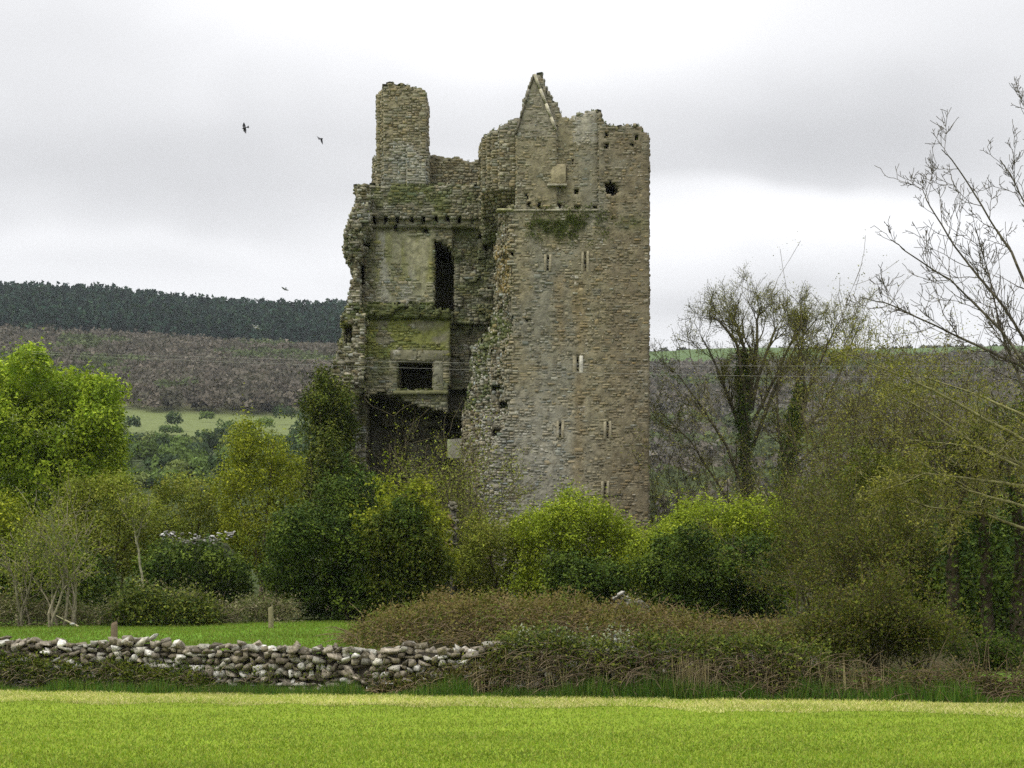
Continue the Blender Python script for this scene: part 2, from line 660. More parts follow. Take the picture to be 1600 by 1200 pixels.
# east, back and west walls
SOL |= (X3 > XR - 1.7) & (X3 < XR) & (Y3 > 0.5) & (Y3 < 11) & (Z3 < Zp(240) - (Y3 > 2) * 1.5 + N1 * 1.2)
SOL |= (X3 > Xp(575, 9)) & (X3 < XR) & (Y3 > 9.2) & (Y3 < 11) & (Z3 < Zp(350) + N1 * 2)
for zf in (8.2, 12.6, 16.8, 22.4):  # unseen floor slabs, added to keep the interior dark
    SOL |= (X3 > Xp(590, 6)) & (X3 < XR - 0.2) & (Y3 > 3.0) & (Y3 < 10) & (Z3 > zf) & (Z3 < zf + 0.6) & ((Y3 > 6.0) | (X3 > left + 1.5))
# inner wall left standing on the left side, and the torn stub of the west wall
LP = [(288, 556), (300, 558), (312, 560), (340, 555), (370, 545), (400, 540), (420, 550), (440, 553), (455, 548), (480, 545), (505, 537),
      (530, 536), (560, 529), (590, 521), (605, 533), (640, 535), (690, 544), (740, 546), (800, 548), (960, 545)]
lp = prof(Z3, LP, 4.0) + N2 * .3 + N1 * .3
IN = 4.6
ztop = float(Zp(291, 4.2))
y0i = np.where(Z3 > Zp(353, 4), 4.2 + np.clip(Zp(335, 4) - Z3, 0, 1) * .5, np.where(X3 > Xp(706, 4.6), 4.95, IN))
y0i = np.where((Z3 < Zp(496, 4)) & (X3 < Xp(704, 4.2)), 4.15, y0i)
y0i = np.where((Z3 < Zp(478, 4)) & (Z3 > Zp(497, 4)) & (X3 < Xp(703, 4)), 3.85 + N1 * .5, y0i)
y0i = np.where((Z3 < Zp(500, 4)) & (X3 > Xp(704, 4.2)), 5.4, y0i)
y0i = np.where((Z3 < Zp(600, 4)) & (X3 > Xp(700, 4.2)), 6.3, y0i)
SOL |= (X3 > lp) & (X3 < Xp(830, 4.6)) & (Y3 > y0i + N2 * .12) & (Y3 < 7.0) & (Z3 < ztop + N2 * .2)
stubr = prof(Z3, [(288, 572), (345, 585), (400, 566), (480, 562), (500, 570), (615, 572), (625, 562), (700, 556), (960, 560)], 4.0)
SOL |= (X3 > lp) & (X3 < stubr + N1 * .5) & (Y3 > 3.0 + N1 * 1.6) & (Y3 < 9.5) & (Z3 < np.minimum(ztop, Zp(300, 4)) + N1 * .6)
# cellar void under the fireplace
ARCH = [(550, 640), (556, 622), (566, 615), (600, 613), (620, 618), (640, 626), (660, 634), (690, 640), (730, 644)]
SOL &= ~((X3 > Xp(556, 4.2) + N2 * .3) & (X3 < Xp(726, 4.2)) & (Y3 > 2.9) & (Y3 < 8.4) & (Z3 < topz(X3, ARCH, 4.2) + N2 * .35) & (Z3 > 2))
SOL |= (X3 > Xp(640, 6) + N1 * 2) & (X3 < Xp(688, 6) + N1 * 2) & (Y3 > 7.2 + N1 * 3) & (Y3 < 9.4) & (Z3 < Zp(655, 6) + N1 * 3) & (Z3 > 1)
carve(698, 722, 680, 716, 8.8, 7.5, 12)
# door, fireplace and pockets
dt = np.interp(X3, Xp([676, 690, 702, 712], 4.8), Zp([375, 379, 386, 402], 4.8))
SOL &= ~((X3 > Xp(677, 4.6)) & (X3 < Xp(711, 4.9)) & (Z3 > Zp(489, 4.6)) & (Z3 < dt) & (Y3 > 3.5) & (Y3 < 9.2))
carve(619.5, 678, 563, 609, 4.15, 3.5, 9.2)
SOL |= (X3 > lp + .35) & (X3 < Xp(578, 8)) & (Y3 > 5.5) & (Y3 < 11) & (Z3 < Zp(345, 8)) & (Z3 > 1)
carve(559, 567, 408, 441, 3.6, 2.4, 6.5)
carve(538, 553, 510, 543, 3.6, 2.4, 5.5)
carve(534, 548, 655, 668, 3.4, 2.4, 5.0)
# chimney stack, offset base and the low rear parapet
CH = [(586, 150), (592, 142), (600, 136), (612, 133), (625, 138), (645, 139), (660, 141), (666, 152)]
y0c = 4.35 + np.clip(Xp(604, 4.4) - X3, 0, 2) * 1.1
SOL |= (X3 > Xp(588, 4.6)) & (X3 < Xp(665, 4.6)) & (Y3 > y0c) & (Y3 < 6.9) & (Z3 >= ztop - .5) & (Z3 < topz(X3, CH, 4.5) + N2 * .2)
scar = Zp(222, 4.3) + (Xp(633, 4.3) - X3) * 1.0
SOL |= (X3 > Xp(580, 4.6) + N2 * .1) & (X3 < Xp(668, 4.6)) & (Y3 > y0c + 0.0) & (Y3 < 6.9) & (Z3 >= ztop - .5) & (Z3 < Zp(241, 4.5) + N2 * .15)
SOL |= (X3 > Xp(634, 4.2)) & (X3 < Xp(667, 4.2)) & (Y3 > 4.12) & (Y3 < 5) & (Z3 >= ztop - .3) & (Z3 < scar)
PAR = [(660, 245), (690, 246), (700, 249), (720, 250), (740, 254), (752, 249), (770, 252)]
SOL |= (X3 > Xp(660, 5.6)) & (X3 < Xp(775, 5.6)) & (Y3 > 5.5) & (Y3 < 6.7) & (Z3 >= ztop - .5) & (Z3 < topz(X3, PAR, 5.5) + N2 * .2)
# putlog holes and small sockets
for px in (585, 604, 622, 642, 662, 681, 700, 719, 738, 757, 776):
    carve(px - 3.6, px + 3.6, 338, 349, 4.2, 3.6, 6.2)
for px, py in ((618, 357), (664, 360), (751, 370), (759, 384), (571, 385)):
    carve(px - 5, px + 5, py - 4, py + 4, 4.5, 3.8, 5.4)
carve(632, 640, 478, 487, 4.0, 3.3, 5.0)
for px, py, w, h in ((826, 321, 3, 4), (844, 322, 3, 4), (873, 322, 3, 4), (903, 323, 4, 4), (930, 326, 3, 4), (824, 306, 3, 3), (902, 299, 3, 3),
                     (949, 212, 3, 3), (993, 215, 3, 3), (948, 229, 2.5, 3), (895, 250, 2.5, 3), (987, 226, 2.5, 2.5), (897, 331, 4, 3),
                     (824, 500, 5, 2.5), (776, 603, 7, 5), (786, 630, 7, 6), (776, 675, 6, 5), (799, 398, 3, 3)):
    carve(px - w - 1, px + w + 1, py - h - .5, py + h + .5, 0, -1, 1.5)
# interior chamber behind the slits, then the slits themselves
for z0, z1 in ((3.0, 8.1), (8.9, 12.5), (13.3, 16.7), (17.5, 22.3)):
    SOL &= ~((X3 > 1.6) & (X3 < 5.3) & (Y3 > 1.7) & (Y3 < 9.1) & (Z3 > z0) & (Z3 < z1) & ((Y3 < 4.4) | (Y3 > 7.1)))
SLITS = [(857, 398, 423, 2.5, 'narrow slit window, left of the upper pair'), (915, 392, 424, 3.4, 'slit window, right of the upper pair'),
         (902, 556, 582, 3.4, 'slit window with pale dressed jambs'), (873.5, 657, 684, 2.4, None), (949.5, 659, 686, 2.4, None), (946.5, 753, 775, 3.0, None)]
for px, a, b, w, _ in SLITS:
    i = int(round((float(Xp(px)) - vx[0]) / DX - 0.5))
    k0, k1 = [int(round((float(Zp(q)) - vz[0]) / DZ)) for q in (b, a)]
    SOL[i, :, k0:k1] &= ~((cy > -1) & (cy < 2.0))[:, None]
q = np.sqrt((X3 - Xp(954)) ** 2 + (Z3 - Zp(295)) ** 2)
SOL |= (X3 > Xp(930)) & (X3 < XR) & (Y3 > 1.2) & (Y3 < 4.6) & (Z3 > ZW - 1) & (Z3 < Zp(250))  # unseen backing block, added so the round hole stays dark
SOL &= ~((q < 0.41 + N2 * .06) & (Y3 < 3.4))
SOL &= ~((X3 > Xp(860)) & (X3 < Xp(884)) & (Z3 > Zp(283)) & (Z3 < Zp(258)) & (Y3 < 0.5))

tower = empty("ruined_tower_house", (TX0, TY, TZ0), "tall ruined stone tower house with torn open left side and pointed gable", "castle ruin")
T_OFF = np.array([0, TY, 0.0])


def srgb_noise(n, k=0.22):
    return rng.normal(1, k, n).clip(.45, 1.7)


def tower_tint(p, n, facing, grain=.20):
    """colour of each stone from where it sits in the ruin; p (N,3) local metres"""
    x, y, z = p[:, 0], p[:, 1], p[:, 2]
    sc = F / (TY + y)
    px, py = 800 + x * sc, HOR - (z - EYE) * sc
    fac = (y < 1.9) & (x > Xp(750))
    c = np.tile(np.array([0.255, 0.224, 0.138]), (n, 1))
    mixc = lambda w, col: c * (1 - w[:, None]) + np.array(col) * w[:, None]
    big = fbm(x * .45, z * .35, y * .3, 71)
    mid = fbm(x * 1.3, z * 1.3, y, 75)
    c = mixc(sstep(big, .45, .7) * .7, (0.225, 0.217, 0.165))
    # facade weathering, and one lit strip painted in
    w = fac * sstep(px + 60 * (mid - .5), 905, 985) * (.6 + .4 * (mid > .45))
    c = mixc(w, (0.208, 0.174, 0.108))
    w = fac * sstep(py + 120 * (mid - .5), 540, 700) * (1 - sstep(px, 850, 960)) * .9
    c = mixc(w, (0.315, 0.298, 0.232))
    for (sx_, a, b) in ((875, 430, 540), (904, 440, 545), (905, 585, 690), (902, 690, 760), (958, 305, 345)):
        w = fac * np.exp(-((px - sx_ - 8 * (mid - .5)) / 9.0) ** 2) * sstep(py, a - 15, a + 10) * (1 - sstep(py, b - 20, b + 25))
        c = mixc(w * .45, (0.24, 0.17, 0.07))
    w = fac * np.exp(-((px - 880) / 42.) ** 2 - ((py - 350) / 17.) ** 2) * sstep(mid, .38, .52)
    c = mixc(np.clip(w * 1.4, 0, 1) * .9, (0.075, 0.095, 0.025))
    w = fac * np.exp(-((px - 990) / 26.) ** 2 - ((py - 350) / 12.) ** 2)
    c = mixc(w * .6, (0.12, 0.13, 0.05))
    w = fac * (py < 215) * (px < 870) * .5
    c = mixc(w, (0.30, 0.28, 0.22))
    w = fac * (px > 896) * (px < 931) * (py < 222) * 1.0
    c = mixc(w * .7, (0.40, 0.375, 0.30))
    w = ((px > 776) & (px < 797) & (py > 384) & (py < 458) & (y < 3.4)).astype(float)
    c = mixc(w * .8, (0.30, 0.225, 0.085))  # light on the torn face, painted as an orange tint
    w = ((y > 3.6) & (px > 612) & (px < 668) & (py < 291) & (py > 222 + (px - 633) * 1.0) & (py > 222)).astype(float)
    c = mixc(w * .7, (0.33, 0.32, 0.255))
    # inner wall: darker tone overall, mossy, with old plaster
    inn = (y > 2.6) & (x < Xp(806, 4)) & (py > 288)
    c = mixc(inn * .75, (0.215, 0.203, 0.135))
    w = inn * sstep(mid, .46, .62)
    c = mixc(w * .6, (0.125, 0.135, 0.045))
    pl = inn * (px > 588) * (px < 678) * (py > 362) * (py < 478)
    c = mixc(pl * .85, (0.35, 0.33, 0.205))
    w = pl * np.exp(-((px - 598 - 6 * mid) / 9.) ** 2) + pl * np.exp(-((px - 635) / 9.) ** 2) * sstep(py, 400, 440)
    c = mixc(np.clip(w, 0, 1) * .8, (0.46, 0.44, 0.36))
    w = pl * sstep(vnoise(x * 3.5, z * .5, 0, 79), .5, .7) * (py < 440)
    c = mixc(w * .6, (0.23, 0.23, 0.06))
    w = inn * (py > 495) * (py < 560) * (px < 704) * sstep(mid, .4, .55)
    c = mixc(w * .8, (0.22, 0.23, 0.06))
    w = inn * (py > 474) * (py < 500) * (px < 705)
    c = mixc(w * .8, (0.085, 0.10, 0.025))
    w = inn * (py > 288) * (py < 330) * sstep(mid, .42, .58)
    c = mixc(w * .6, (0.11, 0.125, 0.04))
    # torn edges: pale fresh-looking core stones among dark ones
    torn = ((x < prof(z, LP, 4) + 1.0) & (y > 2.5)) | ((y > .3) & (y < 3.4) & (x < np.interp(z, np.sort(Zp([q[0] for q in E1])), [float(Xp(q[1])) for q in sorted(E1, key=lambda q: -q[0])])) & (py > 330))
    r = rng.random(n)
    w = torn * (r < .24)
    c = mixc(w * .8, (0.40, 0.38, 0.30))
    w = torn * (r > .72)
    c = mixc(w * .7, (0.12, 0.10, 0.06))
    w = torn * (px > 700) * (py > 470) * (py < 640) * sstep(mid, .46, .6) * (r > .3)
    c = mixc(w * .75, (0.09, 0.12, 0.03))
    w = (facing == 2) * sstep(mid, .4, .6)
    c = mixc(w * .55, (0.14, 0.15, 0.06))
    c = c * np.array([0.83, 0.85, 0.89])
    v = rng.normal(1, grain, n).clip(.5, 1.6)
    hue = rng.normal(0.01, .05 if grain > .1 else .01, n)
    c = c * v[:, None] * np.stack([1 + hue, np.ones(n), 1 - 1.5 * hue], 1)
    return c


# core surface
def voxel_surface(sol):
    pad = np.pad(sol, 1)
    quads = []
    core = pad[1:-1, 1:-1, 1:-1]
    dirs = [(0, 1), (0, -1), (1, 1), (1, -1), (2, 1), (2, -1)]
    out = {}
    for ax, sg in dirs:
        nb = np.roll(pad, -sg, ax)[1:-1, 1:-1, 1:-1]
        out[(ax, sg)] = np.argwhere(core & ~nb)
    return out


faces_d = voxel_surface(SOL)
nx1, ny1, nz1 = len(vx) + 1, len(vy) + 1, len(vz) + 1


def vid(i, j, k):
    return (i * ny1 + j) * nz1 + k


qs = []
for (ax, sg), a in faces_d.items():
    i, j, k = a[:, 0], a[:, 1], a[:, 2]
    if ax == 0:
        i = i + (sg > 0)
        qd = [vid(i, j, k), vid(i, j + 1, k), vid(i, j + 1, k + 1), vid(i, j, k + 1)]
        rev = sg < 0
    elif ax == 1:
        j = j + (sg > 0)
        qd = [vid(i, j, k), vid(i + 1, j, k), vid(i + 1, j, k + 1), vid(i, j, k + 1)]
        rev = sg > 0
    else:
        k = k + (sg > 0)
        qd = [vid(i, j, k), vid(i + 1, j, k), vid(i + 1, j + 1, k), vid(i, j + 1, k)]
        rev = sg < 0
    q_ = np.stack(qd, 1)
    qs.append(q_[:, ::-1] if rev else q_)
qs = np.concatenate(qs)
uq, inv = np.unique(qs, return_inverse=True)
k_ = uq % nz1
j_ = (uq // nz1) % ny1
i_ = uq // (nz1 * ny1)
cvt = np.stack([vx[0] + i_ * DX, vy[0] + j_ * DY, vz[0] + k_ * DZ], 1)
cvt = cvt + (np.stack([vnoise(cvt[:, 0] * 3, cvt[:, 1] * 3, cvt[:, 2] * 3, s) for s in (81, 82, 83)], 1) - .5) * 0.10
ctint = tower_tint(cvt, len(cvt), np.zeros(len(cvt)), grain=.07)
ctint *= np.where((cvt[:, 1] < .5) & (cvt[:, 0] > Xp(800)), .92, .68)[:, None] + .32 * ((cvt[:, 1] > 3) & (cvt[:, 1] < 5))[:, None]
RNAMES = ["facade_wall", "gable", "upper_wall", "chimney_stack", "rear_parapet", "inner_wall", "cellar", "west_wall_stub", "rear_wall"]


def region(p):
    x, y, z = p[:, 0], p[:, 1], p[:, 2]
    sc = F / (TY + y)
    px, py = 800 + x * sc, HOR - (z - EYE) * sc
    out = np.full(len(p), 8)
    front_ = (y < 3.5) & (x > np.interp(z, np.sort(Zp([q[0] for q in E2], 2.4)), [float(Xp(q[1], 2.4)) for q in sorted(E2, key=lambda q: -q[0])]) - .8)
    inner_ = ~front_ & (y < 9.9) & (x < Xp(812, 5))
    out[inner_] = 5
    out[inner_ & (x < prof(z, LP, 4) + 1.0)] = 7
    out[inner_ & (py > 614) & (x > Xp(556, 4)) & (x < Xp(727, 5))] = 6
    out[inner_ & (py < 300) & (y > 5.2) & (px > 667)] = 4
    out[inner_ & (py < 291) & (y > 3.9) & (px < 669)] = 3
    out[front_] = 0
    out[front_ & (z > ZW)] = 2
    out[front_ & (py < 213) & (px > 804) & (px < 873)] = 1
    return out


qf = inv.reshape(-1, 4)
qreg = region(cvt[qf].mean(1))
RPART = []
for ri, rn in enumerate(RNAMES):
    sel_ = qf[qreg == ri]
    u_, i2 = np.unique(sel_, return_inverse=True)
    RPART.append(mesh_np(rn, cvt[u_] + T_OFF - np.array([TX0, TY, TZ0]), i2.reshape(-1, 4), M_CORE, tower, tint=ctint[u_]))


def stone_proto(k):
    r = np.random.default_rng(100 + k)
    ins, dep = r.uniform(.08, .16), r.uniform(.5, .75)
    v = []
    for (sx_, sz_) in ((-1, -1), (1, -1), (1, 1), (-1, 1)):
        v.append((sx_ * .5, .5, sz_ * .5))
    for (sx_, sz_) in ((-1, -1), (1, -1), (1, 1), (-1, 1)):
        v.append((sx_ * .5 + r.normal(0, .025), .5 - dep, sz_ * .5 + r.normal(0, .04)))
    for (sx_, sz_) in ((-1, -1), (1, -1), (1, 1), (-1, 1)):
        v.append((sx_ * (.5 - ins) + r.normal(0, .03), -.5 + r.normal(0, .07), sz_ * (.5 - ins * 1.4) + r.normal(0, .04)))
    f = [(8, 9, 10, 11)]
    for a in range(4):
        b = (a + 1) % 4
        f.append((4 + a, 4 + b, 8 + b, 8 + a))
        f.append((a, b, 4 + b, 4 + a))
    return np.array(v), np.array(f)


PROTO = [stone_proto(k) for k in range(10)]
SIDE = np.array([False] + [False, True] * 4)
# lay stones along runs of exposed voxel faces
st_pos, st_scale, st_rot, st_face = [], [], [], []


def lay(a, ax, sg):
    if ax == 1:
        key = np.lexsort((a[:, 0], a[:, 1], a[:, 2]))
        a = a[key]
        along, fix1, fix2, step = a[:, 0], a[:, 1], a[:, 2], DX
    else:
        key = np.lexsort((a[:, 1], a[:, 0], a[:, 2]))
        a = a[key]
        along, fix1, fix2, step = a[:, 1], a[:, 0], a[:, 2], DY
    brk = np.ones(len(a), bool)
    brk[1:] = (np.diff(along) != 1) | (np.diff(fix1) != 0) | (np.diff(fix2) != 0)
    starts = np.flatnonzero(brk)
    ends = np.append(starts[1:], len(a))
    for s, e in zip(starts, ends):
        p = s
        while p < e:
            L = min(int(rng.choice([1, 1, 2, 2, 2, 3, 4] if ax == 1 else [1, 2, 2, 3])), e - p)
            if e - (p + L) == 1 and L < 5:
                L += 1
            yield a[p], L
            p += L


def is_plaster(lx, lz, px, py):
    nz_ = float(vnoise(lx * 1.1, lz * 1.1, 0, 99))
    e = 40 * (nz_ - .5)
    return (592 + e < px < 672 + e and 368 + e < py < 474 + e and nz_ < .72) or (580 + e < px < 700 and 505 + e < py < 542 + e and nz_ < .55)


# putting stones on the faces that could be seen from the field
vis_lim = {(1, -1): lambda a: a[:, 1] < int((9.8 - vy[0]) / DY), (0, -1): lambda a: a[:, 1] < int((7.5 - vy[0]) / DY), (0, 1): lambda a: a[:, 1] < int((7.5 - vy[0]) / DY)}
for (ax, sg), flt in vis_lim.items():
    a = faces_d[(ax, sg)]
    a = a[flt(a)]
    a = a[vz[a[:, 2]] > 1.8]
    a = a[(a[:, 1] < int((3.5 - vy[0]) / DY)) | (vx[a[:, 0]] < Xp(815, 6))]
    for (i, j, k), L in lay(a, ax, sg):
        lx, ly, lz = vx[0] + i * DX, vy[0] + j * DY, vz[0] + k * DZ
        spx, spy = 800 + lx * F / (TY + ly), HOR - (lz - EYE) * F / (TY + ly)
        if ly > 3 and ax == 1 and is_plaster(lx, lz, spx, spy):
            continue
        flat = ax == 1 and (ly < .5) and lx > Xp(800)
        if flat and rng.random() < .16:
            continue
        pr = rng.uniform(.002, .014) if flat else rng.uniform(.02, .085)
        hz = DZ * rng.choice([rng.uniform(.7, .95), rng.uniform(.9, 1.05), rng.uniform(1.2, 1.7)], p=[.35, .45, .2]) if not flat else DZ * (rng.uniform(.72, 1.12) if rng.random() > .09 else rng.uniform(1.5, 2.1))
        dzj = rng.normal(0, .028)
        if ax == 1:
            w = L * DX - rng.uniform(.012, .035)
            st_pos.append((vx[0] + (i + L / 2) * DX, vy[0] + j * DY - pr + .11, vz[0] + (k + .5) * DZ + dzj))
            st_scale.append((w, .22, hz))
            st_rot.append(0.0)
        else:
            w = L * DY - rng.uniform(.012, .035)
            st_pos.append((vx[0] + (i + (sg > 0)) * DX + sg * (pr - .11), vy[0] + (j + L / 2) * DY, vz[0] + (k + .5) * DZ + dzj))
            st_scale.append((w, .22, hz))
            st_rot.append(math.pi / 2 if sg > 0 else -math.pi / 2)
        st_face.append(ax)
# loose wall-head stones
a = faces_d[(2, 1)]
a = a[(a[:, 1] < int((7.2 - vy[0]) / DY)) & (rng.random(len(a)) < .4) & (vz[a[:, 2]] > 4)]
a = a[~((vx[a[:, 0]] > Xp(803)) & (vx[a[:, 0]] < Xp(838)) & (vz[a[:, 2]] > Zp(215)))]
for i, j, k in a:
    s = rng.uniform(.16, .34)
    st_pos.append((vx[0] + (i + .5) * DX, vy[0] + (j + .5) * DY, vz[0] + (k + 1) * DZ + s * .12))
    st_scale.append((s, s * rng.uniform(.6, 1), s * rng.uniform(.4, .8)))
    st_rot.append(rng.uniform(0, 6.28))
    st_face.append(2)
st_pos, st_scale, st_rot, st_face = map(np.array, (st_pos, st_scale, st_rot, st_face))
# let the courses wander a little instead of running dead level
warp = lambda p: np.stack([np.zeros(len(p)), np.zeros(len(p)), 0.10 * (vnoise(p[:, 0] * .5, p[:, 1] * .5, p[:, 2] * .35, 91) - .5)], 1)
st_pos = st_pos + warp(st_pos)
nst = len(st_pos)
st_tint = tower_tint(st_pos, nst, st_face, grain=.14)
# the 300 that show largest: long facing stones and torn-edge stones turned to the field
area = st_scale[:, 0] * st_scale[:, 2] * (st_face == 1) + 0.0
pxs = 800 + st_pos[:, 0] * F / (TY + st_pos[:, 1])
pys = HOR - (st_pos[:, 2] - EYE) * F / (TY + st_pos[:, 1])
torn_vis = ((pxs < 575) & (pys > 300) & (pys < 700)) | ((pxs > 725) & (pxs < 800) & (pys > 390) & (pys < 780) & (st_pos[:, 1] < 3))
score = area * (1 + 0.9 * torn_vis) * (pys < 770) * (st_pos[:, 1] < 6.5) * rng.uniform(.8, 1.2, nst)
single = np.argsort(-score)[:300]
joined = np.setdiff1d(np.arange(nst), single)
kk = rng.integers(0, 10, nst)


def stones_geo(idx, pos, scale, rot, kinds, protos):
    V, Fc, T, off = [], [], [], 0
    for k in range(len(protos)):
        sel = idx[kinds[idx] == k]
        if not len(sel):
            continue
        pv, pf = protos[k]
        v = pv[None] * scale[sel][:, None, :]
        c, s = np.cos(rot[sel])[:, None], np.sin(rot[sel])[:, None]
        v = np.stack([v[..., 0] * c - v[..., 1] * s, v[..., 0] * s + v[..., 1] * c, v[..., 2]], -1) + pos[sel][:, None]
        V.append(v.reshape(-1, 3))
        Fc.append((pf[None] + (np.arange(len(sel)) * len(pv))[:, None, None] + off).reshape(-1, pf.shape[1]))
        T.append(np.repeat(sel, len(pv)))
        off += len(sel) * len(pv)
    return np.concatenate(V), np.concatenate(Fc), np.concatenate(T)


sreg = region(st_pos)
for ri in range(len(RNAMES)):
    sub = joined[sreg[joined] == ri]
    if len(sub):
        V, Fc, T = stones_geo(sub, st_pos, st_scale, st_rot, kk, PROTO)
        bed = st_face[T[Fc[:, 0]]] != 2                    # bedded stones: drop the faces buried in the wall
        Fc = Fc[~(bed & (V.shape[0] > 0) & np.tile(SIDE, len(Fc) // 9))]
        tag(mesh_np("masonry", V - np.array([0, 0, TZ0]), Fc, M_STONE, RPART[ri], tint=st_tint[T]), kind="stuff")
PM = []
for pv, pf in PROTO:
    o = mesh_np("stone", pv, pf, M_STONE1)
    PM.append(o.data)
    bpy.data.objects.remove(o)


def single_stones(parent, idx, pos, scale, rot, kinds, meshes, tint, off):
    for q_ in idx:
        o = bpy.data.objects.new("stone", meshes[kinds[q_]])
        COL.objects.link(o)
        o.parent = parent
        o.location = pos[q_] - off
        o.scale = scale[q_]
        if np.ndim(rot[q_]):
            o.rotation_euler = rot[q_]
        else:
            o.rotation_euler = (0, 0, rot[q_])
        o.color = (*np.clip(tint[q_], 0, 1), 1)


for ri in range(len(RNAMES)):
    single_stones(RPART[ri], single[sreg[single] == ri], st_pos, st_scale, st_rot, kk, PM, st_tint, np.array([0, 0, TZ0]))


def tbox(name, px0, px1, py0, py1, y0, y1, tint, mat=None, label=None):
    """a dressed block on the tower"""
    bm = bmesh.new()
    bmesh.ops.create_cube(bm, size=1)
    bmesh.ops.bevel(bm, geom=bm.edges[:], offset=.06, segments=1, affect='EDGES')
    v = np.array([q.co[:] for q in bm.verts])
    fs = [[q.index for q in f.verts] for f in bm.faces]
    bm.free()
    x0, x1, z0, z1 = float(Xp(px0, y0)), float(Xp(px1, y0)), float(Zp(py1, y0)), float(Zp(py0, y0))
    v = v * np.array([x1 - x0, y1 - y0, z1 - z0]) + np.array([(x0 + x1) / 2, (y0 + y1) / 2, (z0 + z1) / 2])
    v = v + (np.stack([vnoise(v[:, 0] * 5, v[:, 1] * 5, v[:, 2] * 5, s) for s in (4, 5, 6)], 1) - .5) * .05
    v[:, 2] -= TZ0
    tri = np.array([f for f in fs if len(f) == 3])
    qd = np.array([f for f in fs if len(f) == 4])
    o = mesh_np(name, v, [qd, tri] if len(tri) else qd, mat or M_STONE, tower, tint=np.tile(np.array(tint), (len(v), 1)))
    if label:
        o["label"] = label
    return o


tbox("fireplace_lintel", 610, 652, 546, 562, 4.10, 4.6, (.19, .18, .115))
tbox("fireplace_lintel", 652.5, 702, 547, 562.5, 4.11, 4.6, (.18, .172, .115))
tbox("fireplace_jamb", 607, 619.5, 562.5, 610, 4.12, 4.6, (.18, .17, .11))
tbox("fireplace_jamb", 678.5, 692, 563, 611, 4.12, 4.6, (.19, .185, .13))
tbox("fireplace_sill", 614, 700, 610, 616, 3.95, 4.6, (.16, .16, .08))
tbox("string_course", 776, 800, 325.5, 329, -.14, .5, (.33, .32, .17))
for a, b in ((800.5, 824), (824.5, 851), (851.5, 880), (880.5, 905), (905.5, 936)):
    tbox("string_course", a, b, 326.5 + rng.uniform(-.5, .5), 330, -.06, .5, np.array((.24, .225, .16)) * rng.uniform(.8, 1.15))
tbox("corbel_panel", 857, 884.5, 256, 286, .01, .45, (.27, .235, .145), label="pale plastered panel under the gable")
tbox("corbel_ledge", 855, 886, 286.5, 290, -.2, .4, (.28, .26, .19))
for (px, a, b, w, lb) in SLITS:
    for s_ in (-1, 1):
        pale = px in (902,)
        c_ = (.46, .44, .37) if pale and s_ > 0 else (.275, .245, .165)
        ww = 6 if pale else 4
        i = int(round((float(Xp(px)) - vx[0]) / DX - 0.5))
        xe = vx[0] + (i + (s_ > 0)) * DX
        pe = 800 + (xe + s_ * .008) * 30
        tbox("window_jamb", min(pe, pe + s_ * ww), max(pe, pe + s_ * ww), a - 1, b + 1, -.045, .5, c_)
tbox("projecting_stone", 1009, 1016, 704, 712, .3, .75, (.75, .75, .72), label="small white stone jutting from the right edge")
# raking coping down the right of the gable
cp = [(835, 117), (844, 140), (853, 163), (861, 184), (868.5, 204)]
for (a, b) in zip(cp[:-1], cp[1:]):
    p0 = np.array([float(Xp(a[0])), -.10, float(Zp(a[1])) - TZ0])
    p1 = np.array([float(Xp(b[0])), -.10, float(Zp(b[1])) - TZ0])
    v, f = tubes_geo([p0], [p0 + (p1 - p0) * 1.0], [.085], [.085], 4)
    mesh_np("coping_and_gap_shade", v, [f, np.array([[0, 3, 2, 1], [4, 5, 6, 7]])], M_STONE, tower, tint=np.tile(np.array([.40, .37, .27]) * rng.uniform(.92, 1.06), (len(v), 1)))
cp = [(834, 117), (827, 140), (820, 163), (813, 186), (805.5, 212)]  # left rake: dark strip standing in for the shaded gap line
for (a, b) in zip(cp[:-1], cp[1:]):
    p0 = np.array([float(Xp(a[0])), -.06, float(Zp(a[1])) - TZ0])
    p1 = np.array([float(Xp(b[0])), -.06, float(Zp(b[1])) - TZ0])
    v, f = tubes_geo([p0], [p0 + (p1 - p0) * .985], [.06], [.06], 4)
    mesh_np("coping_and_gap_shade", v, [f, np.array([[0, 3, 2, 1], [4, 5, 6, 7]])], M_STONE, tower, tint=np.tile(np.array([.11, .10, .07]), (len(v), 1)))
# moss and tufts on ledges and broken tops
a = faces_d[(2, 1)]
a = a[(a[:, 1] < int((7 - vy[0]) / DY)) & (vz[a[:, 2]] > 3)]
pz = vz[0] + (a[:, 2] + 1) * DZ
ppy = HOR - (pz - EYE) * 29
keep = (rng.random(len(a)) < np.where((ppy > 470) & (ppy < 660), .9, .30))
a = a[keep]
rep = np.repeat(a, 14, axis=0)
c = np.stack([vx[0] + (rep[:, 0] + rng.random(len(rep))) * DX, vy[0] + (rep[:, 1] + rng.random(len(rep))) * DY, vz[0] + (rep[:, 2] + 1) * DZ + rng.uniform(0, .16, len(rep))], 1)
ok = vnoise(c[:, 0] * 1.3, c[:, 1] * 1.3, c[:, 2] * 1.3, 95) > .42
c = c[ok]
mq = rng.normal(0, 1, (420, 2)) * [34, 13] + [882, 350]
mq = mq[vnoise(mq[:, 0] / 9, mq[:, 1] / 9, 0, 97) > .45]
mc = np.stack([Xp(mq[:, 0]), np.full(len(mq), -.06), Zp(mq[:, 1])], 1)
c = np.concatenate([c, np.repeat(mc, 9, 0) + rng.normal(0, 1, (len(mc) * 9, 3)) * [.09, .03, .09]])
V, Fc = leaves_geo(c, rng.normal(0, 1, c.shape) + [0, -.3, .8], rng.uniform(.06, .14, len(c)))
